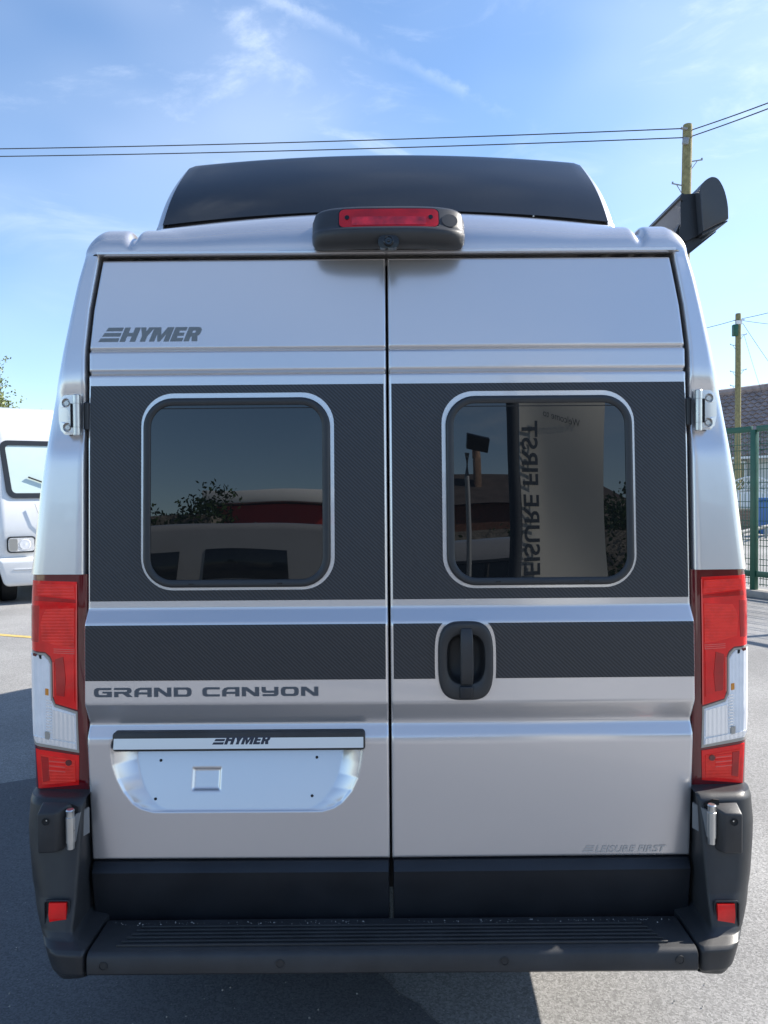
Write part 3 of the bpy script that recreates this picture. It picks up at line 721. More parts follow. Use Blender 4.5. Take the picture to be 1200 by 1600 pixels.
# ---------------------------------------------------------------- tail lights
def proj(p):
    q = RM.transposed() @ (Vector(p) - CAM); return 600 + F * q.x / -q.z, 800 - F * q.y / -q.z
def lcurve(z, off=0.0):
    pts, yl, Wd, xe, Rr = plan(z, -.004 + off, gap=.001)
    return pts[1:] + [(Wd, pts[-1][1] + .04), (Wd, pts[-1][1] + .12)]
def lcum(c):
    d = [0.0]
    for a, b in zip(c, c[1:]): d.append(d[-1] + math.hypot(b[0] - a[0], b[1] - a[1]))
    return d
def lmap(s_, z, off):
    c0 = lcurve(z); c1 = lcurve(z, off); d = lcum(c0)
    return float(np.interp(s_, d, [p[0] for p in c1])), float(np.interp(s_, d, [p[1] for p in c1]))
def lamp_xy(px, py):
    Y = .03
    for _ in range(4):
        z = at(px, py, Y).z; c = lcurve(z); d = lcum(c); ss = np.linspace(0, d[-1], 400)
        xx = np.interp(ss, d, [p[0] for p in c]); yy = np.interp(ss, d, [p[1] for p in c])
        pp = np.array([proj((-a_, b_, z))[0] for a_, b_ in zip(xx, yy)])
        i = int(np.argmin(pp)); j = int(np.argmin(np.abs(pp[:i + 1] - px))); s_ = float(ss[j])
        if px < pp[i] + 1.0: s_ = float(ss[i]) + .02
        Y = float(yy[j])
    return (s_, z)
def lamp_pts(l): return [lamp_xy(*p) for p in l]
def lpatch(pts, off, th, s):
    xs_ = [p[0] for p in pts]; zs_ = [p[1] for p in pts]
    bm = flat(pts, (), list(np.arange(min(xs_) + .005, max(xs_), .005)), list(np.arange(min(zs_) + .03, max(zs_), .03)))
    bm.verts.index_update(); n = len(bm.verts); fr, bk = [], []
    for v in bm.verts:
        a_, b_ = lmap(v.co.x, v.co.z, off); fr.append((s * a_, b_, v.co.z)); a_, b_ = lmap(v.co.x, v.co.z, off - th); bk.append((s * a_, b_, v.co.z))
    fs = [[v.index for v in f.verts] for f in bm.faces]; al = fs + [[n + i for i in reversed(f)] for f in fs]
    for e in bm.edges:
        if len(e.link_faces) == 1: a_, b_ = e.verts[0].index, e.verts[1].index; al.append([a_, b_, n + b_, n + a_])
    bm.free(); mb = MB(); mb.add(fr + bk, al); return mb
def tail_light(s):
    zs = list(np.linspace(zlamp0, zlamp1, 40)); rows = []
    def rowat(z, off, ins=0):
        pts, yl, Wd, xe, Rr = plan(z, off, gap=.001)
        Wt = Wd - .0; q = [(x, y) for x, y in pts[1:]]
        q = [(HW(z) + .001, yl + .055)] + q + [(Wd, q[-1][1] + .05), (Wd, q[-1][1] + .12)]
        return [(s * x, y, z + (.012 * (x - HW(z) - .08) / .08) * 0) for x, y in q]
    for z in zs: rows.append(rowat(z, -.004))
    top = [(p[0], p[1] + .03, p[2]) for p in rows[-1]]; bot = [(p[0], p[1] + .03, p[2]) for p in rows[0]]
    tl = MB().grid([bot] + rows + [top]).build('tail_light', M['red_dark'], van, angle=45)
    def piece(name, pts, m, off, parent=tl, th=.003):
        return lpatch(pts, off, th, s).build(name, m, parent, angle=40)
    up = piece('red_lens', lamp_pts([(53, 906), (120, 909), (121.5, 1109), (88, 1099), (84.5, 1088), (83.5, 1034), (80, 1025), (72, 1018.5), (51.5, 1012)]), M['red'], .002)
    # relief inside the upper lens: reflector bowls, each with its own tint
    piece('reflector', lamp_pts([(60, 912), (117, 914), (118.5, 935), (62, 929)]), M['red_bright'], .0036, up)
    piece('reflector', lamp_pts([(57, 931), (118.5, 937), (118.5, 942), (56, 938)]), M['red_deep'], .0030, up)
    piece('reflector', lamp_pts([(74, 952), (117, 950), (117.5, 1012), (100, 1010), (84, 1006), (68, 1001), (66, 975), (69, 962)]), M['red_bright'], .0036, up)
    piece('reflector', lamp_pts([(52, 945), (63, 946), (63, 975), (62, 1003), (52, 1000)]), M['red_deep'], .0030, up)
    piece('reflector', lamp_pts([(88, 1030), (100, 1026), (104, 1060), (102, 1088), (90, 1086)]), M['red_deep'], .0032, up)
    piece('reflector', lamp_pts([(105, 1022), (117, 1022), (117.5, 1096), (106, 1091)]), M['red'], .0042, up)
    for py in (1013, 1016, 1019):
        piece('lens_rib', lamp_pts([(86, py), (118, py + 1.5), (118, py + 2.7), (86, py + 1.2)]), M['red_line'], .0042, up, .0015)
    piece('lens_rib', lamp_pts([(120.2, 912), (121.6, 912), (122.4, 1108), (121, 1108)]), M['red_line'], .0044, up, .0015)
    piece('lens_rib', lamp_pts([(84.5, 1034), (86.2, 1034), (87.2, 1088), (85.6, 1088)]), M['red_line'], .0042, up, .0015)
    ed_ = piece('clear_lens', lamp_pts([(50.5, 1014), (71, 1021), (78, 1028), (81.5, 1036), (82.5, 1090), (87, 1101), (121.5, 1112), (124, 1176), (57, 1163.5), (53, 1148)]), M['lens_edge'], .0015)
    piece('clear_cover', lamp_pts([(51, 1020), (69, 1024), (76, 1031), (79.5, 1038), (80.5, 1092), (86, 1104.5), (119, 1115), (121, 1171), (59, 1159), (55, 1146)]), M['clear'], .0036, ed_)
    piece('reflector', lamp_pts([(86, 1108), (118, 1117), (119, 1158), (86, 1153)]), M['clear_bright'], .0056, ed_)
    piece('reflector', lamp_pts([(57, 1148), (84, 1154), (119, 1161), (120, 1170), (60, 1157)]), M['clear_bright'], .0062, ed_)
    for i in range(12):
        py = 1092 + i * 4.6
        piece('lens_rib', lamp_pts([(76, py), (83, py + .6), (83, py + 2.6), (76, py + 2)]), M['clear_bright'], .0052, ed_, .0015)
    piece('bulb', lamp_pts([(74.5, 1075), (78.5, 1076), (78.5, 1086), (74.5, 1085)]), M['amber'], .0052, ed_)
    piece('lens_clip', lamp_pts([(75, 1142), (81, 1143), (81, 1155), (75, 1153)]), M['lens_edge'], .0066, ed_)
    piece('lens_clip', lamp_pts([(56, 1020), (60, 1021.5), (60, 1025), (56, 1023.5)]), M['red_dark'], .0056, ed_)
    piece('lens_clip', lamp_pts([(65, 1023), (67.5, 1024), (68, 1029), (66, 1028)]), M['rubber'], .0056, ed_)
    lo = piece('red_lens', lamp_pts([(57.5, 1169), (124, 1180), (124, 1226), (62, 1231)]), M['red'], .002)
    piece('reflector', lamp_pts([(66, 1178), (118, 1187), (119, 1221), (69, 1225)]), M['red_bright'], .0036, lo)
    piece('reflector', lamp_pts([(68, 1181), (78, 1183), (80, 1219), (71, 1221)]), M['red_deep'], .0046, lo)
    for i in range(6):
        py = 1184 + i * 3.6
        piece('lens_rib', lamp_pts([(80, py), (104, py + 2.4), (104, py + 4), (80, py + 1.6)]), M['red_line'] if i % 2 else M['red'], .0050, lo, .0015)
    bc = lamp_xy(109.5, 1191)
    piece('bulb', [(bc[0] + .008 * cos(t), bc[1] + .008 * sin(t)) for t in np.linspace(0, 2 * pi, 16, endpoint=False)], M['red_dark'], .0056, lo, .002)
for s in (-1, 1): tail_light(s)

# ---------------------------------------------------------------- bumper
YF = -.200; zst = at(CX, 1488, YF).z; zsb = at(CX, 1522, YF).z; DZ = zst - zsb
step = MB(); hx = .757
P = [(-.03, zst - .035), (-.045, zst - .004), (-.050, zst + .001), (-.185, zst + .001), (-.194, zst - .003), (-.200, zst - .010), (YF - .001, zsb + .006), (YF + .004, zsb), (YF + .05, zsb - .004), (-.03, zsb - .004)]
rows = []
for x in [-hx, -hx + .002] + list(np.linspace(-hx + .01, hx - .01, 12)) + [hx - .002, hx]:
    i_ = .002 if abs(x) > hx - .001 else 0
    rows.append([(x, y + (i_ if y < -.1 else 0), z - (i_ if z > zst - .02 else 0)) for y, z in P])
step.grid(rows, cu=True); step.f.append(tuple(range(len(P)))); step.f.append(tuple(range(len(P) * (len(rows) - 1), len(P) * len(rows))))
st = step.build('step_bumper', M['plastic'], van, angle=40)
for k in range(6):
    y = -.086 - k * .0165; w = .655 + k * .0075
    MB().box((0, y, zst + .0030), (2 * w, .0070, .0075), bevel=.0022, seg=2).build('tread_rib', M['plastic'], st)
for px, py in ((161, 1510), (437.5, 1506), (788.5, 1502), (1063, 1500)):
    p = at(px, py, YF - .001)
    MB().lathe((p.x, YF - .001, p.z), (0, -1, 0), [(0, .0115), (.0016, .0112), (.0016, .0088), (-.002, .0085), (-.002, .0082), (.0006, .0078), (.0008, .001)], 24).build('parking_sensor', M['plastic'], st, angle=30)
def zz(py, y): return at(CX, py, y).z
zlo = zsb - .034
CW = [(zst + .325, .977), (zst + .255, .976), (zst + .215, .970), (zst + .135, .9545), (zst + .065, .9346), (zst + .045, .9268), (zst + .030, .9208), (zst + .018, .9134), (zst + .010, .9055), (zst + .003, .8928),
      (zst - .006, .885), (zst - .026, .880), (zsb + .002, .872), (zsb - .022, .860), (zlo, .828)]
cz_ = np.array([c[0] for c in CW])[::-1]; cw_ = np.array([c[1] for c in CW])[::-1]
FY = [(zz(1239, -.03), -.035), (zz(1243, -.05), -.052), (zz(1256, -.07), -.066), (zz(1300, -.09), -.082), (zz(1400, -.12), -.122), (zst + .026, -.150), (zst + .012, -.162), (zst + .002, -.190), (zst - .006, -.197), (zsb, -.197), (zsb - .006, -.192), (zlo, -.186)]
fz_ = np.array([c[0] for c in FY])[::-1]; fy_ = np.array([c[1] for c in FY])[::-1]
corner = {}
for s in (-1, 1):
    zs = sorted(set([float(v) for v in list(np.linspace(zlo, float(fz_[-1]), 56)) + list(fz_)])); rows = []
    for z in zs:
        yf = float(np.interp(z, fz_, fy_)); Wd = float(np.interp(z, cz_, cw_))
        lip = sm((zst + .02 - z) / .02)
        xi = HW(max(z, .5)) + .006; xf = .806 - .046 * lip + .004
        xi = xi * (1 - lip) + (xf + .0) * lip
        Rr = .064
        zq = lambda t: max(z, zsb - .004 + (zlo - zsb + .004) * t)
        row = [(s * xi, .04, zq(0)), (s * xi, -.012 - .1 * lip, zq(0)), (s * (xf + .001), yf + .010, zq(0)), (s * (xf + .004), yf + .003, zq(0)), (s * (xf + .010), yf, zq(0))]
        xe = Wd - Rr
        for t in (.33, .66, 1): row.append((s * (xf + .010 + (xe - xf - .010) * t), yf + .004 * t, zq(.25 * t)))
        for k in range(1, 9):
            a = pi / 2 * k / 8; row.append((s * (xe + Rr * sin(a)), yf + .004 + Rr * 1.15 * (1 - cos(a)), zq(.25 + .75 * sin(a))))
        row.append((s * Wd, .15, z)); row.append((s * Wd, .5, z)); rows.append(row)
    top = [(p[0], max(p[1], p[1] + .05), p[2] + .002) for p in rows[-1]]; bot = [(p[0] * .99, p[1] + .03, p[2] - .004) for p in rows[0]]
    bot2 = [(p[0] * .95, p[1] + .15, p[2]) for p in bot]
    corner[s] = MB().grid([bot2, bot] + rows + [top]).build('bumper_corner', M['plastic'], van, angle=45)
    # red reflector in its recess
    c = at(97 if s < 0 else 1126, 1418, -.11); zc = c.z; xc = abs(c.x); yf = float(np.interp(zc, fz_, fy_))
    ro, ri = rrect(xc - .030, zc - .036, xc + .036, zc + .032, .008, 5), rrect(xc - .027, zc - .033, xc + .033, zc + .030, .006, 5)
    rows = [[(s * x, yf + d, z) for x, z in rg] for rg, d in ((ro, .004), (ro, -.0005), (ri, -.0015), (ri, .0035))]
    rs = MB().grid(rows, cu=True); nn = len(ro); rs.f.append(tuple(range(3 * nn, 4 * nn)))
    rs = rs.build('reflector_recess', M['trim'], corner[s], angle=35)
    mb = MB(); x0, x1 = xc - .022, xc + .022
    zA, zM, zB = zc - .026, zc - .002, zc + .026
    mb.grid([[(s * x, y, z) for x in (x0, x0 + .002, x1 - .002, x1)] for y, z in ((yf + .006, zB), (yf - .004, zB), (yf - .008, zM), (yf - .003, zA), (yf + .006, zA))])
    mb.add([(s * x0, yf + .006, zB), (s * x0, yf - .004, zB), (s * x0, yf - .008, zM), (s * x0, yf - .003, zA), (s * x0, yf + .006, zA), (s * x1, yf + .006, zB), (s * x1, yf - .004, zB), (s * x1, yf - .008, zM), (s * x1, yf - .003, zA), (s * x1, yf + .006, zA)], [(0, 1, 2, 3, 4), (9, 8, 7, 6, 5)])
    mb.build('reflector', M['red'], rs, angle=20)
    # door stop block
    c = at(80 if s < 0 else 1138, 1298, -.11); xc, zc = abs(c.x), c.z; yf = float(np.interp(zc, fz_, fy_)); hz = .060
    def stp(v):
        pass
    bm = bmesh.new()
    A = [(xc - .042, 0.004), (xc - .010, -.030), (xc + .036, -.034), (xc + .040, .010)]
    vb = [bm.verts.new((s * x, yf + y, zc - hz + (.004 if i == 0 else 0))) for i, (x, y) in enumerate(A)]; vt = [bm.verts.new((s * x, yf + y, zc + hz - (.016 if y < -.01 else 0))) for x, y in A]
    bm.faces.new(vb); bm.faces.new(vt[::-1])
    for i in range(4): bm.faces.new((vb[i], vb[(i + 1) % 4], vt[(i + 1) % 4], vt[i]))
    bmesh.ops.recalc_face_normals(bm, faces=bm.faces); bmesh.ops.bevel(bm, geom=bm.edges[:], offset=.0055, segments=3, profile=.5, affect='EDGES')
    dsb = MB().bm(bm).build('door_stop', M['plastic'], corner[s], angle=35)
    MB().lathe((s * (xc + .014), yf - .0333, zc + .024), (0, 1, 0), [(-.0008, .0098), (-.0012, .0088), (0, .0080), (.001, .0001)], 20).build('screw_hole', M['rubber'], dsb)
    MB().lathe((s * (xc + .011), yf - .0338, zc + .027), (0, 1, 0), [(-.0012, .0001), (-.0010, .002)], 8).build('screw', M['metal'], dsb)
    # lower hinge in its pocket
    zc = at(122, 1289, -.07).z; h = HW(zc); yy = -.072
    pk = [(h + .008, zc - .052), (h + .040, zc - .058), (h + .042, zc + .058), (h + .026, zc + .060), (h + .008, zc + .046)]
    patch(MB(), pk, lambda x, z: yf - .0022 + max(0, (h + .02 - x)) * .8, (), .004, mirror=s).build('hinge_pocket', M['rubber'], corner[s], smooth=False)
    xh = h + .0165
    yy = float(np.interp(zc - .05, fz_, fy_)) + .016
    hg = MB().lathe((s * xh, yy - .022, zc), (0, 0, 1), [(-.050, .0005), (-.050, .0095), (-.034, .0100), (-.033, .0118), (.033, .0118), (.034, .0100), (.046, .0100), (.050, .0112), (.053, .0090), (.053, .0005)], 20).build('hinge', M['metal'], van, angle=30)
    mb = MB(); mb.grid([[(s * (xh - .009 - t * .018), yy - .014 + t * .05, z) for t in (0, .3, 1)] for z in (zc - .034, zc + .034)])
    mb.grid([[(s * (xh - .009 - t * .018) + .003 * s, yy - .010 + t * .05, z) for t in (0, .3, 1)] for z in (zc - .034, zc + .034)])
    mb.build('hinge_leaf', M['steel'], hg)

# ---------------------------------------------------------------- pop-top roof
yP0, yP1 = .43, .63
bzc, bze = at(602, 329, yP0).z, at(251, 346, yP0).z; tzc, tze = at(602, 243.5, yP1).z, at(294, 260, yP1).z + .012
bw, tw = (at(956, 345, yP0).x - at(250, 347, yP0).x) / 2, (at(912, 257, yP1).x - at(292, 260, yP1).x) / 2
def pop_pt(u, v):
    """u -1..1 across, v 0..1 up the rear face"""
    w = bw + (tw - bw) * v + .004 * sin(pi * min(max(v, 0), 1)); zc = bzc + (tzc - bzc) * v; ze = bze + (tze - bze) * v
    a = abs(u); rnd = .006 * max(0, (a - .96) / .04) ** 2 * max(v, 0) ** 3
    return (u * w, yP0 + (yP1 - yP0) * v - .016 * sin(pi * min(max(v, 0), 1)) + .035 * a * a, zc - (zc - ze) * a ** 2.0 - rnd)
us = list(np.linspace(-1, 1, 61)); vs_ = list(np.linspace(0, 1, 14))
rows = [[pop_pt(u, v) for u in us] for v in vs_]
lip = [[(x, y + .012, z + .0) for x, y, z in rows[-1]]]
# the upper edge curls over
curl = [[(x, y + .006, z + .005) for x, y, z in rows[-1]], [(x, y + .020, z + .008) for x, y, z in rows[-1]]]
under = [(x * .995, y + .020, z - .004) for x, y, z in rows[0]]
pop = MB().grid([under] + rows + curl).build('pop_top_rear_panel', M['pop'], van, angle=50)
# shell: silver sides and top
def pout(v, sg):
    p = pop_pt(sg, v); k = (.026 - .012 * v ** 2)
    return (p[0] + sg * k, p[1] + .035, p[2] + .004 * v)
vv = list(np.linspace(-.06, 1, 16)); sh = MB()
for sg in (-1, 1):
    q = [pop_pt(sg, max(v, 0)) for v in vv]
    sh.grid([[(p[0], p[1] + .004, pout(v, sg)[2] if v < 0 else p[2]), (pout(v, sg)[0] - sg * .010, p[1] + .010, pout(v, sg)[2]), (pout(v, sg)[0] - sg * .002, pout(v, sg)[1] - .012, pout(v, sg)[2]), pout(v, sg), (pout(v, sg)[0], 1.6, pout(v, sg)[2]), (pout(v, sg)[0], 3.7, pout(v, sg)[2])] for v, p in zip(vv, q)])
row0 = [pout(1, -1)] + [(x, y + .020, z + .008) for x, y, z in rows[-1]] + [pout(1, 1)]
tops = [row0]
for y in (.8, 1.6, 2.6, 3.7): tops.append([(p[0], y, p[2]) for p in row0])
tops.append([(p[0] * .9, 4.1, 2.42) for p in row0])
sh.grid(tops); sh.build('pop_top_shell', M['paint'], van, angle=60)
# rubber bellows under the panel
rows = []
for dz, dy in ((-.002, .012), (-.010, .018), (-.018, .030), (-.060, .05)):
    rows.append([(pop_pt(u, 0)[0] * (.997 if dz > -.015 else .985), pop_pt(u, 0)[1] + dy, pop_pt(u, 0)[2] + dz) for u in us])
MB().grid(rows).build('pop_top_seal', M['rubber'], van)
for s in (-1, 1):
    MB().grid([[(s * (bw - t * .004), yP0 + .04 + y, z) for y in np.linspace(0, 3.2, 5)] for t, z in ((0, bze - .012), (1, bze - .06))]).build('pop_top_seal', M['rubber'], van)
for px in (835, 510, 700):
    p = at(px, 331, yP0 + .004); MB().box((p.x, pop_pt(p.x / bw, 0)[1] + .006, pop_pt(p.x / bw, 0)[2] - .001), (.006, .008, .008), bevel=.002).build('seal_clip', M['metal'], pop)

# ---------------------------------------------------------------- camera and brake light housing
hxc, hw_ = (at(607, 355, .03).x), at(728, 355, .03).x - at(607, 355, .03).x
secs = []
zH0, zH1 = at(607, 384, .0).z, at(607, 318, .03).z
hh = zH1 - zH0
sec = [(.17, 1.0), (.10, 1.02), (.055, 1.0), (.040, .97), (.030, .90), (.012, .52), (.006, .44), (-.010, .38), (-.014, .32), (-.012, .22), (.0, .07), (.018, .02), (.04, .03), (.08, .16), (.12, .3), (.17, .4)]
n = 41; rows = []
for i in range(n):
    t = -1 + 2 * i / (n - 1); a = abs(t)
    q = (1 - a ** 9) ** (1 / 2.4) if a < 1 else 0
    zc_ = zH0 + hh * (.50 - .03 * a ** 3)
    rows.append([(hxc + t * hw_, .07 + (y - .07) * (.35 + .65 * q) + .022 * a ** 3, zc_ + ((zH0 + hh * zf) - (zH0 + hh * .5)) * (.52 + .48 * q)) for y, zf in sec])
hs = MB().grid(rows); m_ = len(sec); hs.f.append(tuple(range(m_))); hs.f.append(tuple(range(m_ * (n - 1), m_ * n)))
hs = hs.build('camera_housing', M['plastic'], van, angle=50)
# brake light lens lies on the sloping upper face
def face_pt(x, v):
    a = abs((x - hxc) / hw_); y0, z0_ = .0305, zH0 + hh * .90; y1, z1_ = .0125, zH0 + hh * .53
    return y0 + (y1 - y0) * v + .030 * a ** 2, z0_ + (z1_ - z0_) * v
lx0, lx1 = at(530, 341, .02).x, at(685, 341, .02).x
zl0, zl1 = at(607, 355.5, .013).z, at(607, 327, .03).z
def fy2(d):
    return lambda x, z: .0125 + (.0305 - .0125) * (z - (zH0 + hh * .53)) / (hh * .37) + .022 * abs((x - hxc) / hw_) ** 3 - d
ol = rrect(lx0, zl0, lx1, zl1, .014, 6); cutx = list(np.arange(lx0 + .01, lx1, .01))
patch(MB(), rrect(lx0 - .003, zl0 - .003, lx1 + .003, zl1 + .003, .016, 6), fy2(.0012), (), .003, cutx=cutx).build('lens_surround', M['gloss_black'], hs)
bl = patch(MB(), ol, fy2(.004), (), .004, cutx=cutx).build('brake_light', M['red_deep'], hs)
zm = (zl0 + zl1) / 2
patch(MB(), rrect(lx0 + .034, zl0 + .005, lx1 - .034, zm + .003, .004, 3), fy2(.0052), (), .002, cutx=cutx).build('reflector', M['red_streak'], bl)
for xx in (lx0 + .021, lx1 - .021):
    patch(MB(), [(xx + .0062 * cos(t), zm + .002 + .0068 * sin(t)) for t in np.linspace(0, 2 * pi, 16, endpoint=False)], fy2(.0056), (), .002).build('screw', M['gloss_black'], bl)
c = at(703, 343, .02)
cr = [(c.x + .0215 * cos(t), c.z + .0195 * sin(t)) for t in np.linspace(0, 2 * pi, 28, endpoint=False)]
patch(MB(), cr, fy2(.0004), (), .002, cutx=[c.x - .01, c.x, c.x + .01]).build('round_cover', M['plastic'], hs)
c = at(607, 378, -.01)
patch(MB(), rrect(c.x - .0275, c.z - .017, c.x + .0275, c.z + .016, .013, 6), lambda x, z: -.0155 + 0.08 * abs(z - c.z), (), .02).build('camera_surround', M['gloss_black'], hs)
MB().lathe((c.x, -.016, c.z), (0, -1, 0), [(0, .0135), (.006, .0130), (.007, .0115), (.004, .009), (.004, .0045), (.006, .003), (.0065, .0001)], 24).build('camera_lens', M['dark_glass'], hs)

# ---------------------------------------------------------------- roof awning on the right side
YA = .26
def aw(cx, cy, Y=YA):
    p = at(1000 + cx / 6, 180 + cy / 6, Y); return (p.x, p.z)
cap = [aw(*p) for p in ((560, 690), (585, 640), (630, 596), (680, 575), (735, 596), (785, 680), (815, 780), (830, 880), (832, 968), (592, 1088))]
def smooth_loop(pts, keep, k=5):
    n = len(pts); o = []
    for i in range(n):
        p0, p1, p2, p3 = pts[i - 1], pts[i], pts[(i + 1) % n], pts[(i + 2) % n]
        o.append(p1)
        if i in keep:
            for j in range(1, k):
                t = j / k
                o.append(tuple(.5 * (2 * b + (c - a) * t + (2 * a - 5 * b + 4 * c - d) * t * t + (3 * b - a - 3 * c + d) * t ** 3) for a, b, c, d in zip(p0, p1, p2, p3)))
    return o
cap = smooth_loop(cap, range(1, 7))
prof_ = [aw(*p) for p in ((432, 700), (560, 690), (585, 640), (630, 596), (680, 575), (735, 596), (785, 680), (815, 780), (830, 880), (832, 968), (592, 1088), (470, 1150), (400, 1100), (425, 980), (420, 800))]
awn = thing('roof_awning', 'black cassette awning box mounted along the right roof edge of the silver van', 'awning', (1.0, .45, 2.4))
def exl(mb, pts, y0, y1):
    n = len(pts); mb.add([(x - 1.0, y0 - .45, z - 2.4) for x, z in pts] + [(x - 1.0, y1 - .45, z - 2.4) for x, z in pts], [(i, (i + 1) % n, n + (i + 1) % n, n + i) for i in range(n)] + [tuple(range(n)), tuple(range(2 * n - 1, n - 1, -1))]); return mb
exl(MB(), [(p[0], p[1]) for p in prof_], YA + .035, 4.1).build('cassette', M['trim'], awn, angle=30)
bm = flat(cap); bm.free()
mb = MB(); cx_ = sum(p[0] for p in cap) / len(cap); cz2 = sum(p[1] for p in cap) / len(cap)
rows = []
for k, y in ((1.0, YA + .04), (1.0, YA + .004), (.985, YA + .001), (.96, YA)):
    rows.append([(cx_ + (x - cx_) * k - 1.0, y - .45, cz2 + (z - cz2) * k - 2.4) for x, z in cap])
mb.grid(rows, cu=True); mb.f.append(tuple(range(3 * len(cap), 4 * len(cap)))); mb.build('end_cap', M['cap_grey'], awn, angle=30)
lipp = [aw(*p) for p in ((592, 1094), (832, 974), (836, 985), (600, 1110))]; exl(MB(), lipp, YA + .01, 4.1).build('lead_rail', M['trim'], awn, smooth=False)
lipp = [aw(*p) for p in ((468, 1262), (640, 1130), (798, 1018), (790, 1035), (480, 1285))]; exl(MB(), lipp, YA + .06, 4.1).build('arm_cover', M['trim'], awn, smooth=False)
pl = [aw(*p) for p in ((365, 1100), (430, 960), (600, 1090), (640, 1130), (470, 1262), (430, 1230))]; exl(MB(), pl, YA + .045, YA + .09).build('mounting_bracket', M['trim'], awn, smooth=False)
rl_ = [aw(*p) for p in ((412, 735), (432, 690), (470, 712), (440, 770))]; exl(MB(), rl_, YA + .03, 4.1).build('back_rail', M['trim'], awn, smooth=False)
bx_, bz_ = aw(470, 1150)
for y in (.75, 2.2, 3.6):
    mb = MB(); exl(mb, [(.74, 2.352), (.74, 2.372), (bx_ - .02, bz_ + .02), (bx_ + .03, bz_ + .02), (bx_ + .03, bz_ - .01), (bx_ - .02, bz_ - .01)], y, y + .08); mb.build('mounting_bracket', M['gloss_black'], awn, smooth=False)
for c in ((385, 1080), (452, 1137), (447, 700), (438, 755)):
    x, z = aw(*c, YA + .02); MB().lathe((x - 1.0, .018, z - 2.4), (0, -1, 0), [(0, .0048), (.004, .0040), (.005, .0001)], 12).build('bolt', M['metal'], awn)

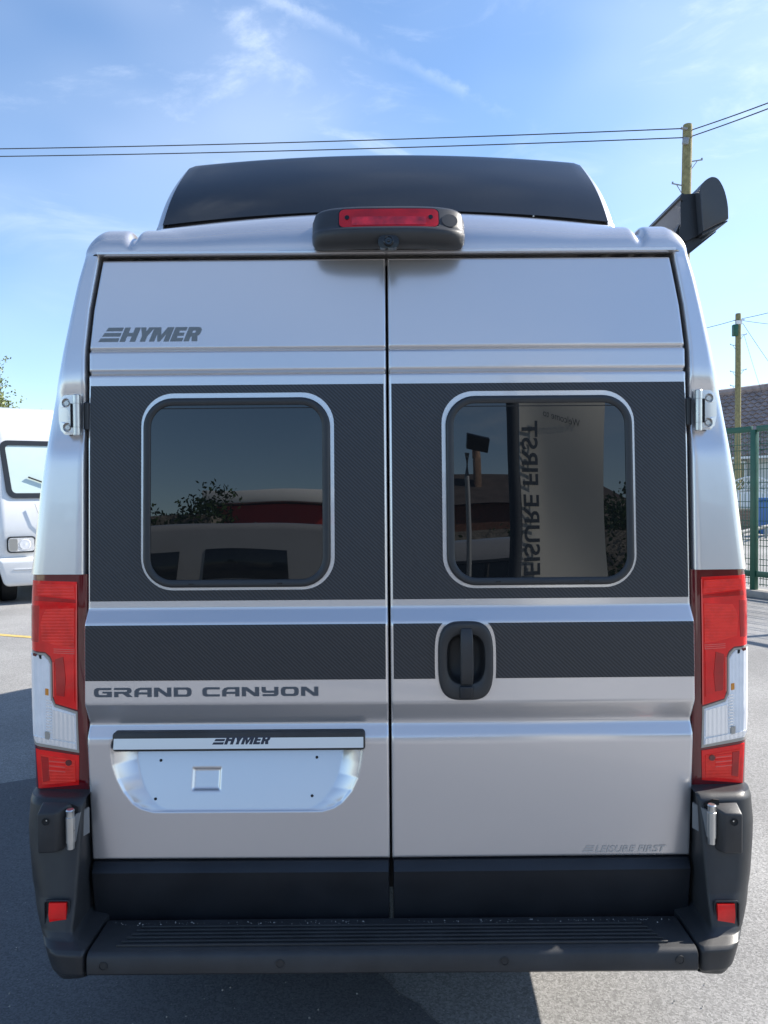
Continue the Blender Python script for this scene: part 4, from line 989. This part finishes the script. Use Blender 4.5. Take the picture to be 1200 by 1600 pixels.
# ================================================================== MOTORHOME on the left
M['grey_body'] = mat('grey_gelcoat', (0.27, 0.275, 0.285), 0.2, coat=0.5, var=(2, 0.05))
def motorhome(name, label, group, loc, rz, wh=M['white_body']):
    t = thing(name, label, 'motorhome', loc, rz, group)
    out_ = [(.10, .42), (.02, .62), (-.01, .95), (.03, 1.36), (.09, 1.46), (.34, 2.36), (.42, 2.52), (.62, 2.76), (.95, 2.86), (6.3, 2.86), (6.45, 2.78), (6.5, 2.5), (6.5, .42)]
    bm = bmesh.new(); vl = [bm.verts.new((-1.1, y, z)) for y, z in out_]; vr = [bm.verts.new((1.1, y, z)) for y, z in out_]; n = len(out_)
    bm.faces.new(vl); bm.faces.new(vr[::-1])
    for i in range(n): bm.faces.new((vl[i], vr[i], vr[(i + 1) % n], vl[(i + 1) % n]))
    bmesh.ops.recalc_face_normals(bm, faces=bm.faces)
    eds = [e for e in bm.edges if abs(e.verts[0].co.x - e.verts[1].co.x) < .01]
    bmesh.ops.bevel(bm, geom=eds, offset=.16, segments=6, profile=.5, affect='EDGES')
    b = MB().bm(bm).build('body', wh, t, angle=35)
    yw = lambda z: float(np.interp(z, [1.46, 2.36], [.09, .34]))
    def trap(x0, x1, z0, z1, xb, r, n=6):
        q = rrect(x0, z0, x1, z1, r, n); cx = (x0 + x1) / 2
        return [((x - cx) * (1 - xb * (z1 - z) / (z1 - z0)) + cx, z) for x, z in q]
    fo = trap(-1.0, 1.0, 1.50, 2.33, .09, .12); fi = trap(-.92, .92, 1.57, 2.26, .09, .06)
    patch(MB(), fo, lambda x, z: yw(z) - .025, [fi], .03).build('windscreen_frame', M['frame'], t, smooth=False)
    ws = patch(MB(), fi, lambda x, z: yw(z) - .012, (), .01).build('windscreen', M['blind'] if wh is M['white_body'] else M['dark_glass'], t, smooth=False)
    MB().tube([(-.62, yw(1.8) - .035, 1.80), (-.1, yw(1.62) - .04, 1.60)], .012, 6).build('wiper', M['rubber'], ws)
    MB().tube([(.05, yw(1.8) - .035, 1.80), (.6, yw(1.62) - .04, 1.60)], .012, 6).build('wiper', M['rubber'], ws)
    for s in (-1, 1):
        hd = patch(MB(), rrect(min(s * .55, s * .93), .73, max(s * .55, s * .93), .96, .05, 4), lambda x, z: -.035, (), .08).build('headlight', M['frame'], t, smooth=False)
        patch(MB(), rrect(min(s * .57, s * .91), .75, max(s * .57, s * .91), .94, .04, 4), lambda x, z: -.045, (), .03).build('headlight_lens', M['clear_bright'], hd, smooth=False)
        MB().lathe((s * .69, -.045, .845), (0, -1, 0), [(0, .075), (.006, .07), (.004, .04), (.008, .001)], 20).build('headlight_bowl', M['clear'], hd)
        patch(MB(), rrect(min(s * .79, s * .90), .76, max(s * .79, s * .90), .93, .02, 4), lambda x, z: -.050, (), .01).build('indicator', M['lens_edge'], hd, smooth=False)
        MB().tube([(s * .55, .0, 1.42), (s * .48, -.02, 1.2), (s * .38, -.025, .98)], .006, 5).build('bonnet_joint', M['steel'], t)
        MB().box((s * 1.105, .55, 1.22), (.03, .05, .11), bevel=.01).build('marker_light', M['red_dark'], t)
        for y in (.55, 5.0):
            MB().lathe((s * 1.085, y, .34), (s, 0, 0), [(0, .001), (.012, .44), (.022, .44), (.022, .47), (0, .48)], 28).build('wheel_arch', M['rubber'], t)
            wheel(t, s * (.90 if y < 1 else .98), y, .335, .23, s, M['steel'])
        MB().box((s * 1.10, 3.0, .36), (.04, 3.1, .28), bevel=.01).build('side_skirt', wh, t)
        for y0 in (1.7, 3.4):
            patchm = MB().box((s * 1.105, y0 + .5, 2.0), (.03, 1.3, .62), bevel=.012); wfr = patchm.build('side_window', M['dark_glass'], t)
    bm = bmesh.new(); bmesh.ops.create_cube(bm, size=1)
    for v in bm.verts:
        v.co = Vector((v.co.x * 2.16 * (1 if v.co.z > 0 else .90), .18 + v.co.y * .56, .46 + v.co.z * .40))
    bmesh.ops.bevel(bm, geom=bm.edges[:], offset=.07, segments=4, profile=.5, affect='EDGES')
    MB().bm(bm).build('front_bumper', wh, t)
    MB().box((0, -.106, .50), (1.7, .012, .02), bevel=.004).build('bumper_crease', M['white_body'], t)
    return t
al = RAD(29)
pc = ground(2, 935)
c0 = at(2, 800, 11.0 - 2.07)
mh_pos = Vector((c0.x, c0.y, 0)) + Vector((1.1 * cos(al), 1.1 * sin(al), 0)) + Vector((-sin(al) * -.0, 0, 0))
mh = motorhome('motorhome', 'white motorhome with a black framed windscreen parked left of the silver campervan', None, (mh_pos.x - .12, mh_pos.y, 0), al); mh.scale = (1, 1, 1.03)

# ================================================================== trees
def leaf_cloud(mb, centres, per, rad, size):
    for c in centres:
        for _ in range(per):
            d = Vector((random.gauss(0, 1), random.gauss(0, 1), random.gauss(0, .8))) * rad * .5
            p = Vector(c) + d; u = Vector((random.uniform(-1, 1), random.uniform(-1, 1), random.uniform(-1, 1))).normalized(); w = u.orthogonal().normalized()
            s_ = size * random.uniform(.6, 1.3)
            mb.add([p - u * s_, p + w * s_ * .55, p + u * s_, p - w * s_ * .55], [(0, 1, 2, 3)])
def birch(loc, h, label):
    t = thing('birch_tree', label, 'tree', loc)
    random.seed(21)
    pts = [(random.uniform(-.12, .12) * k, random.uniform(-.1, .1) * k, h * .92 * k / 8) for k in range(9)]
    MB().tube(pts, [.15 * (1 - k / 10) + .015 for k in range(9)], 10).build('trunk', M['bark'], t)
    tips = []; limb = MB()
    for k in range(34):
        f = random.uniform(.28, .97); z0 = h * .92 * f; a = random.uniform(0, 2 * pi); L = (1.15 - f) * 2.6 * random.uniform(.6, 1.1) + .35
        p0 = Vector((0, 0, z0)); path = [p0]
        for j in range(1, 6):
            q = j / 5; path.append(p0 + Vector((cos(a) * L * q, sin(a) * L * q, L * (.55 * q - .75 * q * q))) + Vector((random.gauss(0, .05), random.gauss(0, .05), 0)))
        limb.tube(path, [.035 * (1 - j / 7) for j in range(6)], 5)
        for j in range(2, 6):
            for _ in range(4): 
                tw_ = path[j] + Vector((random.gauss(0, .22), random.gauss(0, .22), random.gauss(-.12, .2))); tips.append(tw_)
            dr = path[j]; dl = random.uniform(.3, .9)
            limb.tube([dr, dr + Vector((cos(a) * .12, sin(a) * .12, -dl * .5)), dr + Vector((cos(a) * .14, sin(a) * .14, -dl))], [.008, .006, .003], 4)
            for q in np.linspace(.2, 1, 5): tips.append(dr + Vector((cos(a) * .13 * q, sin(a) * .13 * q, -dl * q)))
    limb.build('limb', M['bark'], t)
    mb = MB(); leaf_cloud(mb, tips, 9, .20, .055)
    tag(mb.build('crown', M['leaf'], t, smooth=False), kind='stuff')
    return t
bp_ = at(-38, 700, 25)
birch((bp_.x, bp_.y, 0), 7.2, 'drooping birch tree with thin pale leaves rising behind the white motorhome')

# ================================================================== poles and cables
def pole(px, toppy, Y, r, label, deep, steps):
    tp = at(px, toppy, Y); t = thing('telegraph_pole', label, 'telegraph pole', (tp.x, tp.y, 0), 0, 'wooden telegraph poles')
    h = tp.z
    MB().tube([(0, 0, 0), (0, 0, h * .5), (0, 0, h - .06), (0, 0, h)], [r * 1.12, r * 1.05, r, r * .93], 16).build('pole_shaft', M['wood'], t)
    for i, (dz, sd) in enumerate(steps):
        z = h - dz; mb = MB(); mb.tube([(sd * r * .8, 0, z), (sd * (r + .22), -.03, z + .03)], .014, 6); mb.tube([(sd * r * .8, 0, z - .2), (sd * (r + .13), -.02, z + .02)], .009, 6)
        mb.box((sd * (r + .22), -.03, z + .045), (.03, .03, .05)); mb.build('step_iron', M['steel'], t)
    return t, tp, h
pA, tA, hA = pole(1074.5, 195, 15.5, .105, 'tall mossy telegraph pole with grey box standing behind the roof awning', 0, ((.82, 1), (1.36, -1)))
pA.rotation_euler = (0, .02, 0); pA.location.x -= hA * sin(.02)
MB().box((-.09, -.13, hA - .42), (.13, .06, .15), Matrix.Rotation(.15, 3, 'Y'), .008).build('junction_box', M['steel'], pA)
MB().tube([(-.05, -.1, hA - .14), (-.19, -.12, hA - .13)], .03, 8).build('insulator', M['steel'], pA)
pB, tB, hB = pole(1153.5, 490, 31, .115, 'thin telegraph pole with dark box in front of the brown tiled roof', 0, ((.92, 1), (1.36, -1), (2.5, -1), (2.42, 1), (3.1, -1)))
MB().box((-.19, -.12, hB - .74), (.20, .20, .48), None, .01).build('transformer_box', M['green'], pB)
MB().box((-.02, -.14, hB - .40), (.26, .04, .16), None, .01).build('junction_box', M['upvc'], pB)
mb = MB(); mb.tube([(-.22, -.05, hB - .30), (.25, -.05, hB - .27)], .02, 6); mb.build('cable_bracket', M['steel'], pB)
def cable(name_label, a, b, sag, r=.012, n=24):
    a, b = Vector(a), Vector(b); c = a
    pts = [(a.lerp(b, k / n) + Vector((0, 0, -4 * sag * (k / n) * (1 - k / n)))) - c for k in range(n + 1)]
    o = MB().tube(pts, r, 6).build('overhead_cable', M['cable'], None); o.location = c
    tag(o, name_label, 'cable', 'overhead cables strung from the telegraph poles'); return o
q0 = at(-420, 236, 19); q1 = at(-420, 247, 19)
cable('upper of two long cables running left from the mossy telegraph pole', (tA.x - .19, tA.y - .1, hA - .13), q0, .12)
cable('lower of two long cables running left from the mossy telegraph pole', (tA.x - .1, tA.y - .1, hA - .33), q1, .12)
q = at(1330, 110, 11.2); cable('upper of two cables rising right from the mossy telegraph pole', (tA.x + .08, tA.y, hA - .12), q, .03)
q = at(1330, 118, 11.2); cable('lower of two cables rising right from the mossy telegraph pole', (tA.x + .08, tA.y, hA - .26), q, .03)
q = at(1000, 530, 33); cable('cable running left from the thin pole towards the campervan', (tB.x - .2, tB.y, hB - .30), q, .1, .012)
q = at(1330, 448, 27); cable('cable rising right from the thin telegraph pole', (tB.x + .15, tB.y, hB - .22), q, .1, .012)
q = at(1330, 512, 31); cable('nearly level cable running right from the thin telegraph pole', (tB.x + .2, tB.y, hB - .30), q, .1, .010)
q = at(1260, 645, 34); cable('steep cable dropping right from the thin telegraph pole', (tB.x + .2, tB.y, hB - .42), q, .1, .010)
q = at(1190, 612, 37); cable('thin cable dropping from the thin pole to the brown tiled roof', (tB.x + .25, tB.y, hB - .9), q, .05, .007)

# ================================================================== green mesh fence
fp = ground(1178, 921, .1); fdir = Vector((-.52, 1, 0)).normalized(); ftop = at(1180, 667, fp.y).z
fen = thing('mesh_fence', 'dark green welded mesh fence with square posts on the right', 'fence', (fp.x, fp.y, 0), math.atan2(fdir.y, fdir.x))
# local x runs along the fence (away from the camera)
H0, H1 = .1, ftop
for k in range(-2, 6):
    x = k * 2.5; MB().box((x, 0, (H0 + H1) / 2 - .03), (.085, .085, H1 - H0 - .02), bevel=.006).build('post', M['green'], fen)
for z, hgt in ((H1 - .03, .085), (H0 + .235, .085)):
    for k in range(-2, 5): MB().box((k * 2.5 + 1.25, .0, z), (2.41, .05, hgt), bevel=.005).build('rail', M['green'], fen)
for k in range(-2, 5):
    mb = MB(); x0 = k * 2.5 + .05
    for i in range(48):
        x = x0 + .03 + i * .0500; mb.cyl((x, -.045, H0 + .05), (x, -.045, H1 + .02), .0048, n=4, caps=False)
    z = H0 + .08; j = 0
    while z < H1:
        mb.cyl((x0, -.051, z), (x0 + 2.4, -.051, z), .0075, n=4, caps=False); z += .085 if j % 2 == 0 else .20; j += 1
    mb.build('mesh_panel', M['green'], fen, smooth=False)
# kerb along the fence
kb = MB().box((1.5, .0, .05), (22, .32, .10), bevel=.012); kb = kb.build('kerb', M['concrete'], None)
kb.location = (fp.x, fp.y, 0); kb.rotation_euler = (0, 0, math.atan2(fdir.y, fdir.x)); tag(kb, kind='structure')

# ================================================================== house on the right
hdir = Vector((-.62, 1, 0)).normalized(); hn = Vector((-hdir.y, hdir.x, 0))  # hn points to the left of the run
E = at(1195, 713, 36.0); hs_ = thing('bungalow', 'white bungalow with brown pantile roof beyond the green fence', 'house', (E.x, E.y, 0), math.atan2(hdir.y, hdir.x))
EZ = E.z; RZ = at(1180, 607, 40).z
L0, L1, DEP = -9.0, 12.0, 6.2            # along local x; local +y faces the street (left), roof rises towards -y
rise = RZ - EZ; run = 4.6
MB().box(((L0 + L1) / 2, -run - .4, EZ / 2), (L1 - L0 - .6, 2 * run - .4, EZ - .02)).build('wall', M['render'], hs_, smooth=False)
pitch = math.atan2(rise, run); sl_ = math.hypot(rise, run); rowsN = 17; gl = sl_ / rowsN; tw2 = .42
mb = MB(); random.seed(5)
for r in range(rowsN):
    for sgn in (1, -1):
        if sgn < 0 and r % 3: continue
        c = 0; x = L0
        hip = r / rowsN * 3.2
        while x < L1 - tw2:
            jz = random.uniform(0, .012); y0 = .25 - r * gl * cos(pitch); z0 = EZ + r * gl * sin(pitch); gg = gl * (1.12 if sgn > 0 else 3.05)
            y1 = y0 - gg * cos(pitch); z1 = z0 + gg * sin(pitch)
            if x > L0 + hip * .55:
                pr = [(0, .05), (.10, .11), (.21, .05), (.32, .01), (.42, .05)]
                lo_ = [(x + a, (y0 if sgn > 0 else -2 * run - .3 - (y0 - .0) + .5), z0 + b + .09 + jz) for a, b in pr]; hi_ = [(x + a, (y1 if sgn > 0 else -2 * run - .3 - y1 + .5), z1 + b + jz) for a, b in pr]
                bt = [(p[0], p[1] - sgn * .16, p[2] - .15) for p in lo_]
                mb.grid([bt, lo_, hi_])
            x += tw2
tag(mb.build('roof_tiles', M['tile'], hs_, smooth=False), kind='stuff')
MB().tube([(L0 + 1.9, .25 - sl_ * cos(pitch), RZ + .10), (L1, .25 - sl_ * cos(pitch), RZ + .10)], .24, 8).build('ridge', M['tile'], hs_)
MB().tube([(L0 + 1.9, .25 - sl_ * cos(pitch), RZ + .06), (L0 - .1, .2, EZ + .1)], .13, 8).build('hip_ridge', M['tile'], hs_)
# hip end
mb = MB(); yr = .25 - sl_ * cos(pitch)
mb.add([(L0 + 1.9, yr, RZ), (L0 - .1, .2, EZ), (L0 - .1, -2 * run - .2, EZ)], [(0, 1, 2)]); mb.build('hip_end', M['tile'], hs_, smooth=False)
MB().box(((L0 + L1) / 2, .22, EZ - .03), (L1 - L0, .12, .13), bevel=.03).build('gutter', M['upvc'], hs_)
for x0, w in ((-2.6, 2.0), (1.2, 2.6), (5.4, 1.8), (-6.6, 2.0)):
    zc = EZ - .95; yv = -.38
    wf = MB()
    for (cx, cz, sx, sz) in ((x0 + w / 2, zc + .72, w, .10), (x0 + w / 2, zc - .72, w, .10), (x0 + .05, zc, .10, 1.34), (x0 + w - .05, zc, .10, 1.34), (x0 + w / 2, zc, .09, 1.34)): wf.box((cx, yv, cz), (sx, .12, sz), bevel=.01)
    wf = wf.build('window', M['upvc'], hs_)
    MB().box((x0 + w / 2, yv - .0, zc), (w - .2, .04, 1.30)).build('window_pane', M['dark_glass'], wf)
# white trellis garden fence in front of the bungalow
tp_ = at(1174, 745, 28); tdir = Vector((1, -.45, 0)).normalized()
tr = thing('trellis_fence', 'white lattice topped garden fence in front of the bungalow', 'garden fence', (tp_.x, tp_.y, 0), math.atan2(tdir.y, tdir.x))
TZ = tp_.z; pwid = 1.75
for k in range(-2, 3):
    x0 = k * pwid
    MB().box((x0 - pwid / 2, 0, TZ / 2 - .1), (.11, .11, TZ - .18), bevel=.008).build('post', M['upvc'], tr)
    top = lambda u: TZ - .30 + .30 * (1 - (2 * u - 1) ** 2) ** 1.3
    mb = MB()
    for off_ in (0, -.46): mb.tube([(x0 - pwid / 2 + u * pwid, 0, top(u) + off_) for u in np.linspace(0, 1, 13)], .035, 6)
    mb.build('arched_rail', M['upvc'], tr)
    for i in range(9):
        for sg in (1, -1):
            xa_ = x0 - pwid / 2 + (i + .5) * pwid / 9; u = (xa_ - x0) / pwid + .5
            za, zb_ = top(u) - .44, top(u)
            MB().box((xa_, .012 * sg, (za + zb_) / 2), (.025, .012, (zb_ - za) * 1.12), Matrix.Rotation(sg * .6, 3, 'Y')).build('lattice_slat', M['upvc'], tr)
    for i in range(11):
        xa_ = x0 - pwid / 2 + (i + .5) * pwid / 11; hgt = TZ - .95
        MB().box((xa_, 0, .3 + hgt / 2), (.115, .022, hgt), bevel=.004).build('board', M['upvc'], tr)
    MB().box((x0, .03, TZ - .62), (pwid, .05, .08)).build('rail', M['upvc'], tr)
# low brick garden wall, blue bin, guard rail
wp = ground(1172, 829)
wl_ = thing('garden_wall', 'low weathered brick wall at the foot of the white lattice fence', 'garden wall', (wp.x, wp.y, 0), math.atan2(tdir.y, tdir.x))
bmesh_ = MB().box((0, 0, 0), (.44, .2, .10), bevel=.008); random.seed(9); first = None
MB().box((-.1, .0, .40), (5.6, .17, .78)).build('mortar_core', M['concrete'], wl_, smooth=False)
for r in range(7):
    for c in range(-6, 6):
        x = c * .46 + (.23 if r % 2 else 0)
        if first is None: first = bmesh_.build('brick', M['brick'], wl_, smooth=False); o = first
        else:
            o = first.copy(); COL.objects.link(o); o.parent = wl_
        o.location = (x, random.uniform(-.008, .008), .06 + r * .112)
MB().box((-.1, 0, .83), (5.7, .28, .06), bevel=.01).build('coping', M['stone'], wl_)
MB().box((.62, -.06, .46), (.42, .36, .92), bevel=.02).build('pier', M['stone'], wl_)
bp2 = ground(1204, 837); bn = thing('wheelie_bin', 'blue wheelie bin beside the low garden wall', 'bin', (bp2.x, bp2.y, 0), .2); bn.scale = (1.15, 1.15, 1.22)
def tpr(v): 
    if v.co.z < 0: v.co.x *= .82; v.co.y *= .78
MB().box((0, 0, .52), (.58, .66, .96), None, .03, 3, tpr).build('bin_body', M['bin_blue'], bn)
MB().box((0, -.02, 1.04), (.64, .74, .07), None, .025, 3).build('lid', M['bin_blue'], bn)
for s in (-1, 1): MB().lathe((s * .27, .30, .10), (s, 0, 0), [(-.03, .001), (-.03, .1), (.03, .1), (.03, .001)], 18).build('wheel', M['tyre'], bn)
gp = ground(1160, 852); gr = thing('guard_rail', 'long grey metal rail beyond the green mesh fence', 'guard rail', (gp.x, gp.y, 0), math.atan2(fdir.y, fdir.x) - 1.1)
MB().tube([(-6, 0, .38), (6, 0, .38)], .06, 10).build('rail', M['guard'], gr)
for k in range(-3, 4): MB().cyl((k * 1.9, 0, 0), (k * 1.9, 0, .36), .05, n=10).build('post', M['steel'], gr)

# ================================================================== behind the camera (seen as reflections in the doors)
PN = Vector((0, -(zs1 - zs0), .034)).normalized(); PP = Vector((0, 0, zs0))
def mirror_pt(px, py, Y):
    d = ray(px, py); t = (PP - CAM).dot(PN) / d.dot(PN); h = CAM + d * t
    r = d - 2 * d.dot(PN) * PN; return h + r * ((Y - h.y) / r.y)
# feather flag
YB = -3.9
bl_, br_ = mirror_pt(818, 760, YB), mirror_pt(958, 760, YB); sl0, sl1 = mirror_pt(796, 700, YB), mirror_pt(818, 700, YB)
flx = bl_.x
fl_ = thing('feather_flag', 'tall white fabric banner with grey lettering on a dark sleeve facing the van', 'banner', (flx, YB, 0))
bw2 = br_.x - bl_.x; zt2 = mirror_pt(880, 640, YB).z + .95
def wav(x, z): return .03 * sin(4 * x + 2.1 * z) * min(1, x / .2) + .02 * sin(3.1 * z)
rows = []
for z in np.linspace(.5, zt2 + .1, 60):
    f = 1 - sm((z - zt2 + .9) / 1.0) * .75
    rows.append([(bw2 * u * f, wav(bw2 * u * f, z), z) for u in np.linspace(0, 1, 16)])
MB().grid(rows).build('banner_cloth', M['banner'], fl_)
sw = bl_.x - sl0.x
rows = [[(-sw * (.5 - .5 * cos(a)) , .04 * sin(a) - .01 + wav(0, z), z) for a in np.linspace(0, 2 * pi, 12)] for z in np.linspace(.3, zt2 + .1, 30)]
MB().grid(rows).build('sleeve', M['sleeve'], fl_)
MB().cyl((-sw / 2, 0, 0), (-sw / 2, 0, .4), .02).build('ground_spike', M['steel'], fl_)
vs, fs = text_mesh('LEISURE FIRST', .16, .003, 0, 1.0)
zT = mirror_pt(850, 652, YB).z; w_ = max(v.x for v in vs)
# the lettering runs up the cloth, read from its left
x_lo, x_hi = mirror_pt(822, 770, YB).x - flx, mirror_pt(848, 770, YB).x - flx; hh_ = max(v.y for v in vs); kx = (x_hi - x_lo) / hh_
kz = kx * 1.25
mb = MB(); mb.add([(x_lo + v.y * kx, wav(x_lo, zT - (w_ - v.x) * kz) + .014, zT - (w_ - v.x) * kz) for v in vs], fs)
mb.build('lettering', M['letter_slate'], fl_, smooth=False)
vs, fs = text_mesh('Welcome to', .2, .0, 0, 1.0); w_ = max(v.x for v in vs)
pL, pR = mirror_pt(853, 645, YB), mirror_pt(914, 664, YB); k = (pR.x - pL.x) / w_
mb = MB(); mb.add([(pR.x - flx - v.x * k, wav(.4, pL.z) + .016, pR.z + v.y * k * 1.5 + (pL.z - pR.z) * v.x / w_) for v in vs], fs)
mb.build('lettering', M['letter_slate'], fl_, smooth=False)
# white motorhomes facing the van
motorhome('motorhome', 'grey motorhome parked side on behind the photographer', 'parked motorhomes behind the photographer', (.1, -10.2, 0), pi / 2, M['grey_body']).scale = (1, 1, mirror_pt(380, 820, -9.1).z / 2.86)
motorhome('motorhome', 'grey motorhome parked beside the banner behind the photographer', 'parked motorhomes behind the photographer', (1.0, -9.6, 0), pi + .3, M['grey_body']).scale = (1, 1, mirror_pt(770, 842, -9.8).z / 2.86)
# red clad building with a pale fascia
rb0, rb1 = mirror_pt(318, 800, -20), mirror_pt(520, 800, -20); rzt = mirror_pt(420, 769, -20).z
rb = thing('showroom', 'red clad showroom with white roof edge behind the photographer', 'building', ((rb0.x + rb1.x) / 2, -23, 0))
wd = rb1.x - rb0.x
MB().box((0, 0, rzt / 2 - .2), (wd, 6, rzt - .4)).build('wall', M['red_wall'], rb, smooth=False)
MB().box((0, 0, rzt - .15), (wd + .6, 6.6, .40), bevel=.04).build('roof_edge', M['white_body'], rb)
mb = MB()
for sg in (1, -1): mb.box((wd * .22, 3.05, rzt * .5 - .1), (.22, .06, 3.4), Matrix.Rotation(sg * .9, 3, 'Y'))
mb.build('cross_brace', M['steel'], rb)
# hedge and trees
def hedge(name, label, loc, sx, sy, h, n, seed):
    random.seed(seed); t = thing(name, label, 'hedge', loc)
    MB().box((0, 0, h * .42), (sx * .9, sy * .7, h * .8)).build('woody_core', M['bark'], t, smooth=False)
    mb = MB(); cs = []
    for _ in range(n):
        x = random.uniform(-.5, .5) * sx; hz = h * (.85 + .22 * math.sin(x * 1.3) * math.cos(x * .6 + 1)); cs.append((x, random.uniform(-.5, .5) * sy, random.uniform(.02, 1) ** .6 * hz))
    leaf_cloud(mb, cs, 44, .40, .075)
    tag(mb.build('foliage', M['leaf_dark'], t, smooth=False), kind='stuff'); return t
hp = mirror_pt(265, 800, -17); hedge('hedge', 'tall dark hedge left of the red showroom behind the photographer', (hp.x - 2.3, -17.5, 0), 7, 2.2, mirror_pt(265, 768, -17).z, 260, 4)
hp = mirror_pt(770, 800, -19); hedge('hedge', 'dark hedge below the chimney house behind the photographer', (hp.x + .5, -19, 0), 9, 2.2, mirror_pt(770, 770, -19).z * .85, 300, 6)
hp = mirror_pt(975, 760, -22); hedge('hedge', 'dark hedge right of the white banner behind the photographer', (hp.x + 4, -23, 0), 12, 2.6, mirror_pt(975, 738, -22).z, 320, 8)
# house with a brick chimney
cp = mirror_pt(750, 700, -26); hz_ = mirror_pt(770, 722, -26).z
ch = thing('brick_house', 'brick house with tall chimney behind the dark hedge', 'house', (cp.x, -29, 0))
MB().box((1.6, 0, hz_ * .36), (9, 6, hz_ * .72)).build('wall', M['brick_dark'], ch, smooth=False)
mb = MB(); a_, b_ = -3.1, 6.3
mb.add([(a_, 3.3, hz_ * .72), (b_, 3.3, hz_ * .72), (b_ - 1.5, 0, hz_), (a_ + 1.5, 0, hz_), (a_, -3.3, hz_ * .72), (b_, -3.3, hz_ * .72)], [(0, 1, 2, 3), (4, 5, 2, 3), (0, 3, 4), (1, 2, 5)])
rf = mb.build('roof', M['tile_dark'], ch, smooth=False)
cw2 = mirror_pt(760, 700, -26).x - mirror_pt(748, 700, -26).x
MB().box((0, 1.2, hz_ * .75 + .5), (cw2, .8, hz_ * .5), bevel=.02).build('chimney', M['brick'], rf)
MB().lathe((0, 1.2, hz_ + .6), (0, 0, 1), [(-.1, .2), (.6, .16), (.6, .12)], 14).build('chimney_pot', M['brick'], rf)
# floodlight on a post
lp = mirror_pt(742, 760, -9); lz2 = mirror_pt(748, 690, -9).z
lt = thing('floodlight', 'floodlight on a slim grey post behind the photographer', 'floodlight', (lp.x - .15, -9, 0))
MB().tube([(.1, 0, 0), (.05, 0, lz2 * .6), (-.02, 0, lz2 * .85), (.0, 0, lz2 - .15)], .04, 10).build('post', M['steel'], lt)
MB().box((.18, .1, lz2), (.36, .10, .24), Matrix.Rotation(-.5, 3, 'X') @ Matrix.Rotation(.15, 3, 'Y'), .015).build('lamp_head', M['gloss_black'], lt)

# loose grit on the tarmac and crumbs on the step
random.seed(31)
def crumbs(mb, spots):
    for x, y, z, r in spots:
        a = random.uniform(0, 6.28); p = [(x + r * cos(a + k * 2.09) * random.uniform(.7, 1.2), y + r * sin(a + k * 2.09) * random.uniform(.7, 1.2), z) for k in range(3)]
        mb.add(p + [(x, y, z + r * random.uniform(.6, 1.1))], [(0, 1, 3), (1, 2, 3), (2, 0, 3), (2, 1, 0)])
mb = MB(); sp = []
for _ in range(1500):
    d = random.random() ** 1.6 * 7; x = random.uniform(-1, 1) * (1.0 + d * .6); sp.append((x, -.3 + d, .0045, random.choice((.0015, .002, .002, .003, .004))))
crumbs(mb, sp); tag(mb.build('grit', M['grit'], None, smooth=False), 'fine pale grit scattered over the tarmac', 'grit', kind='stuff')
mb = MB(); sp = []
for _ in range(160):
    x = random.uniform(-.74, .74); sp.append((x, -.060 - abs(random.gauss(0, .010)), zst + .0012, random.choice((.0012, .0018, .0018, .003))))
crumbs(mb, sp); tag(mb.build('crumbs', M['grit'], st, smooth=False), kind='stuff')
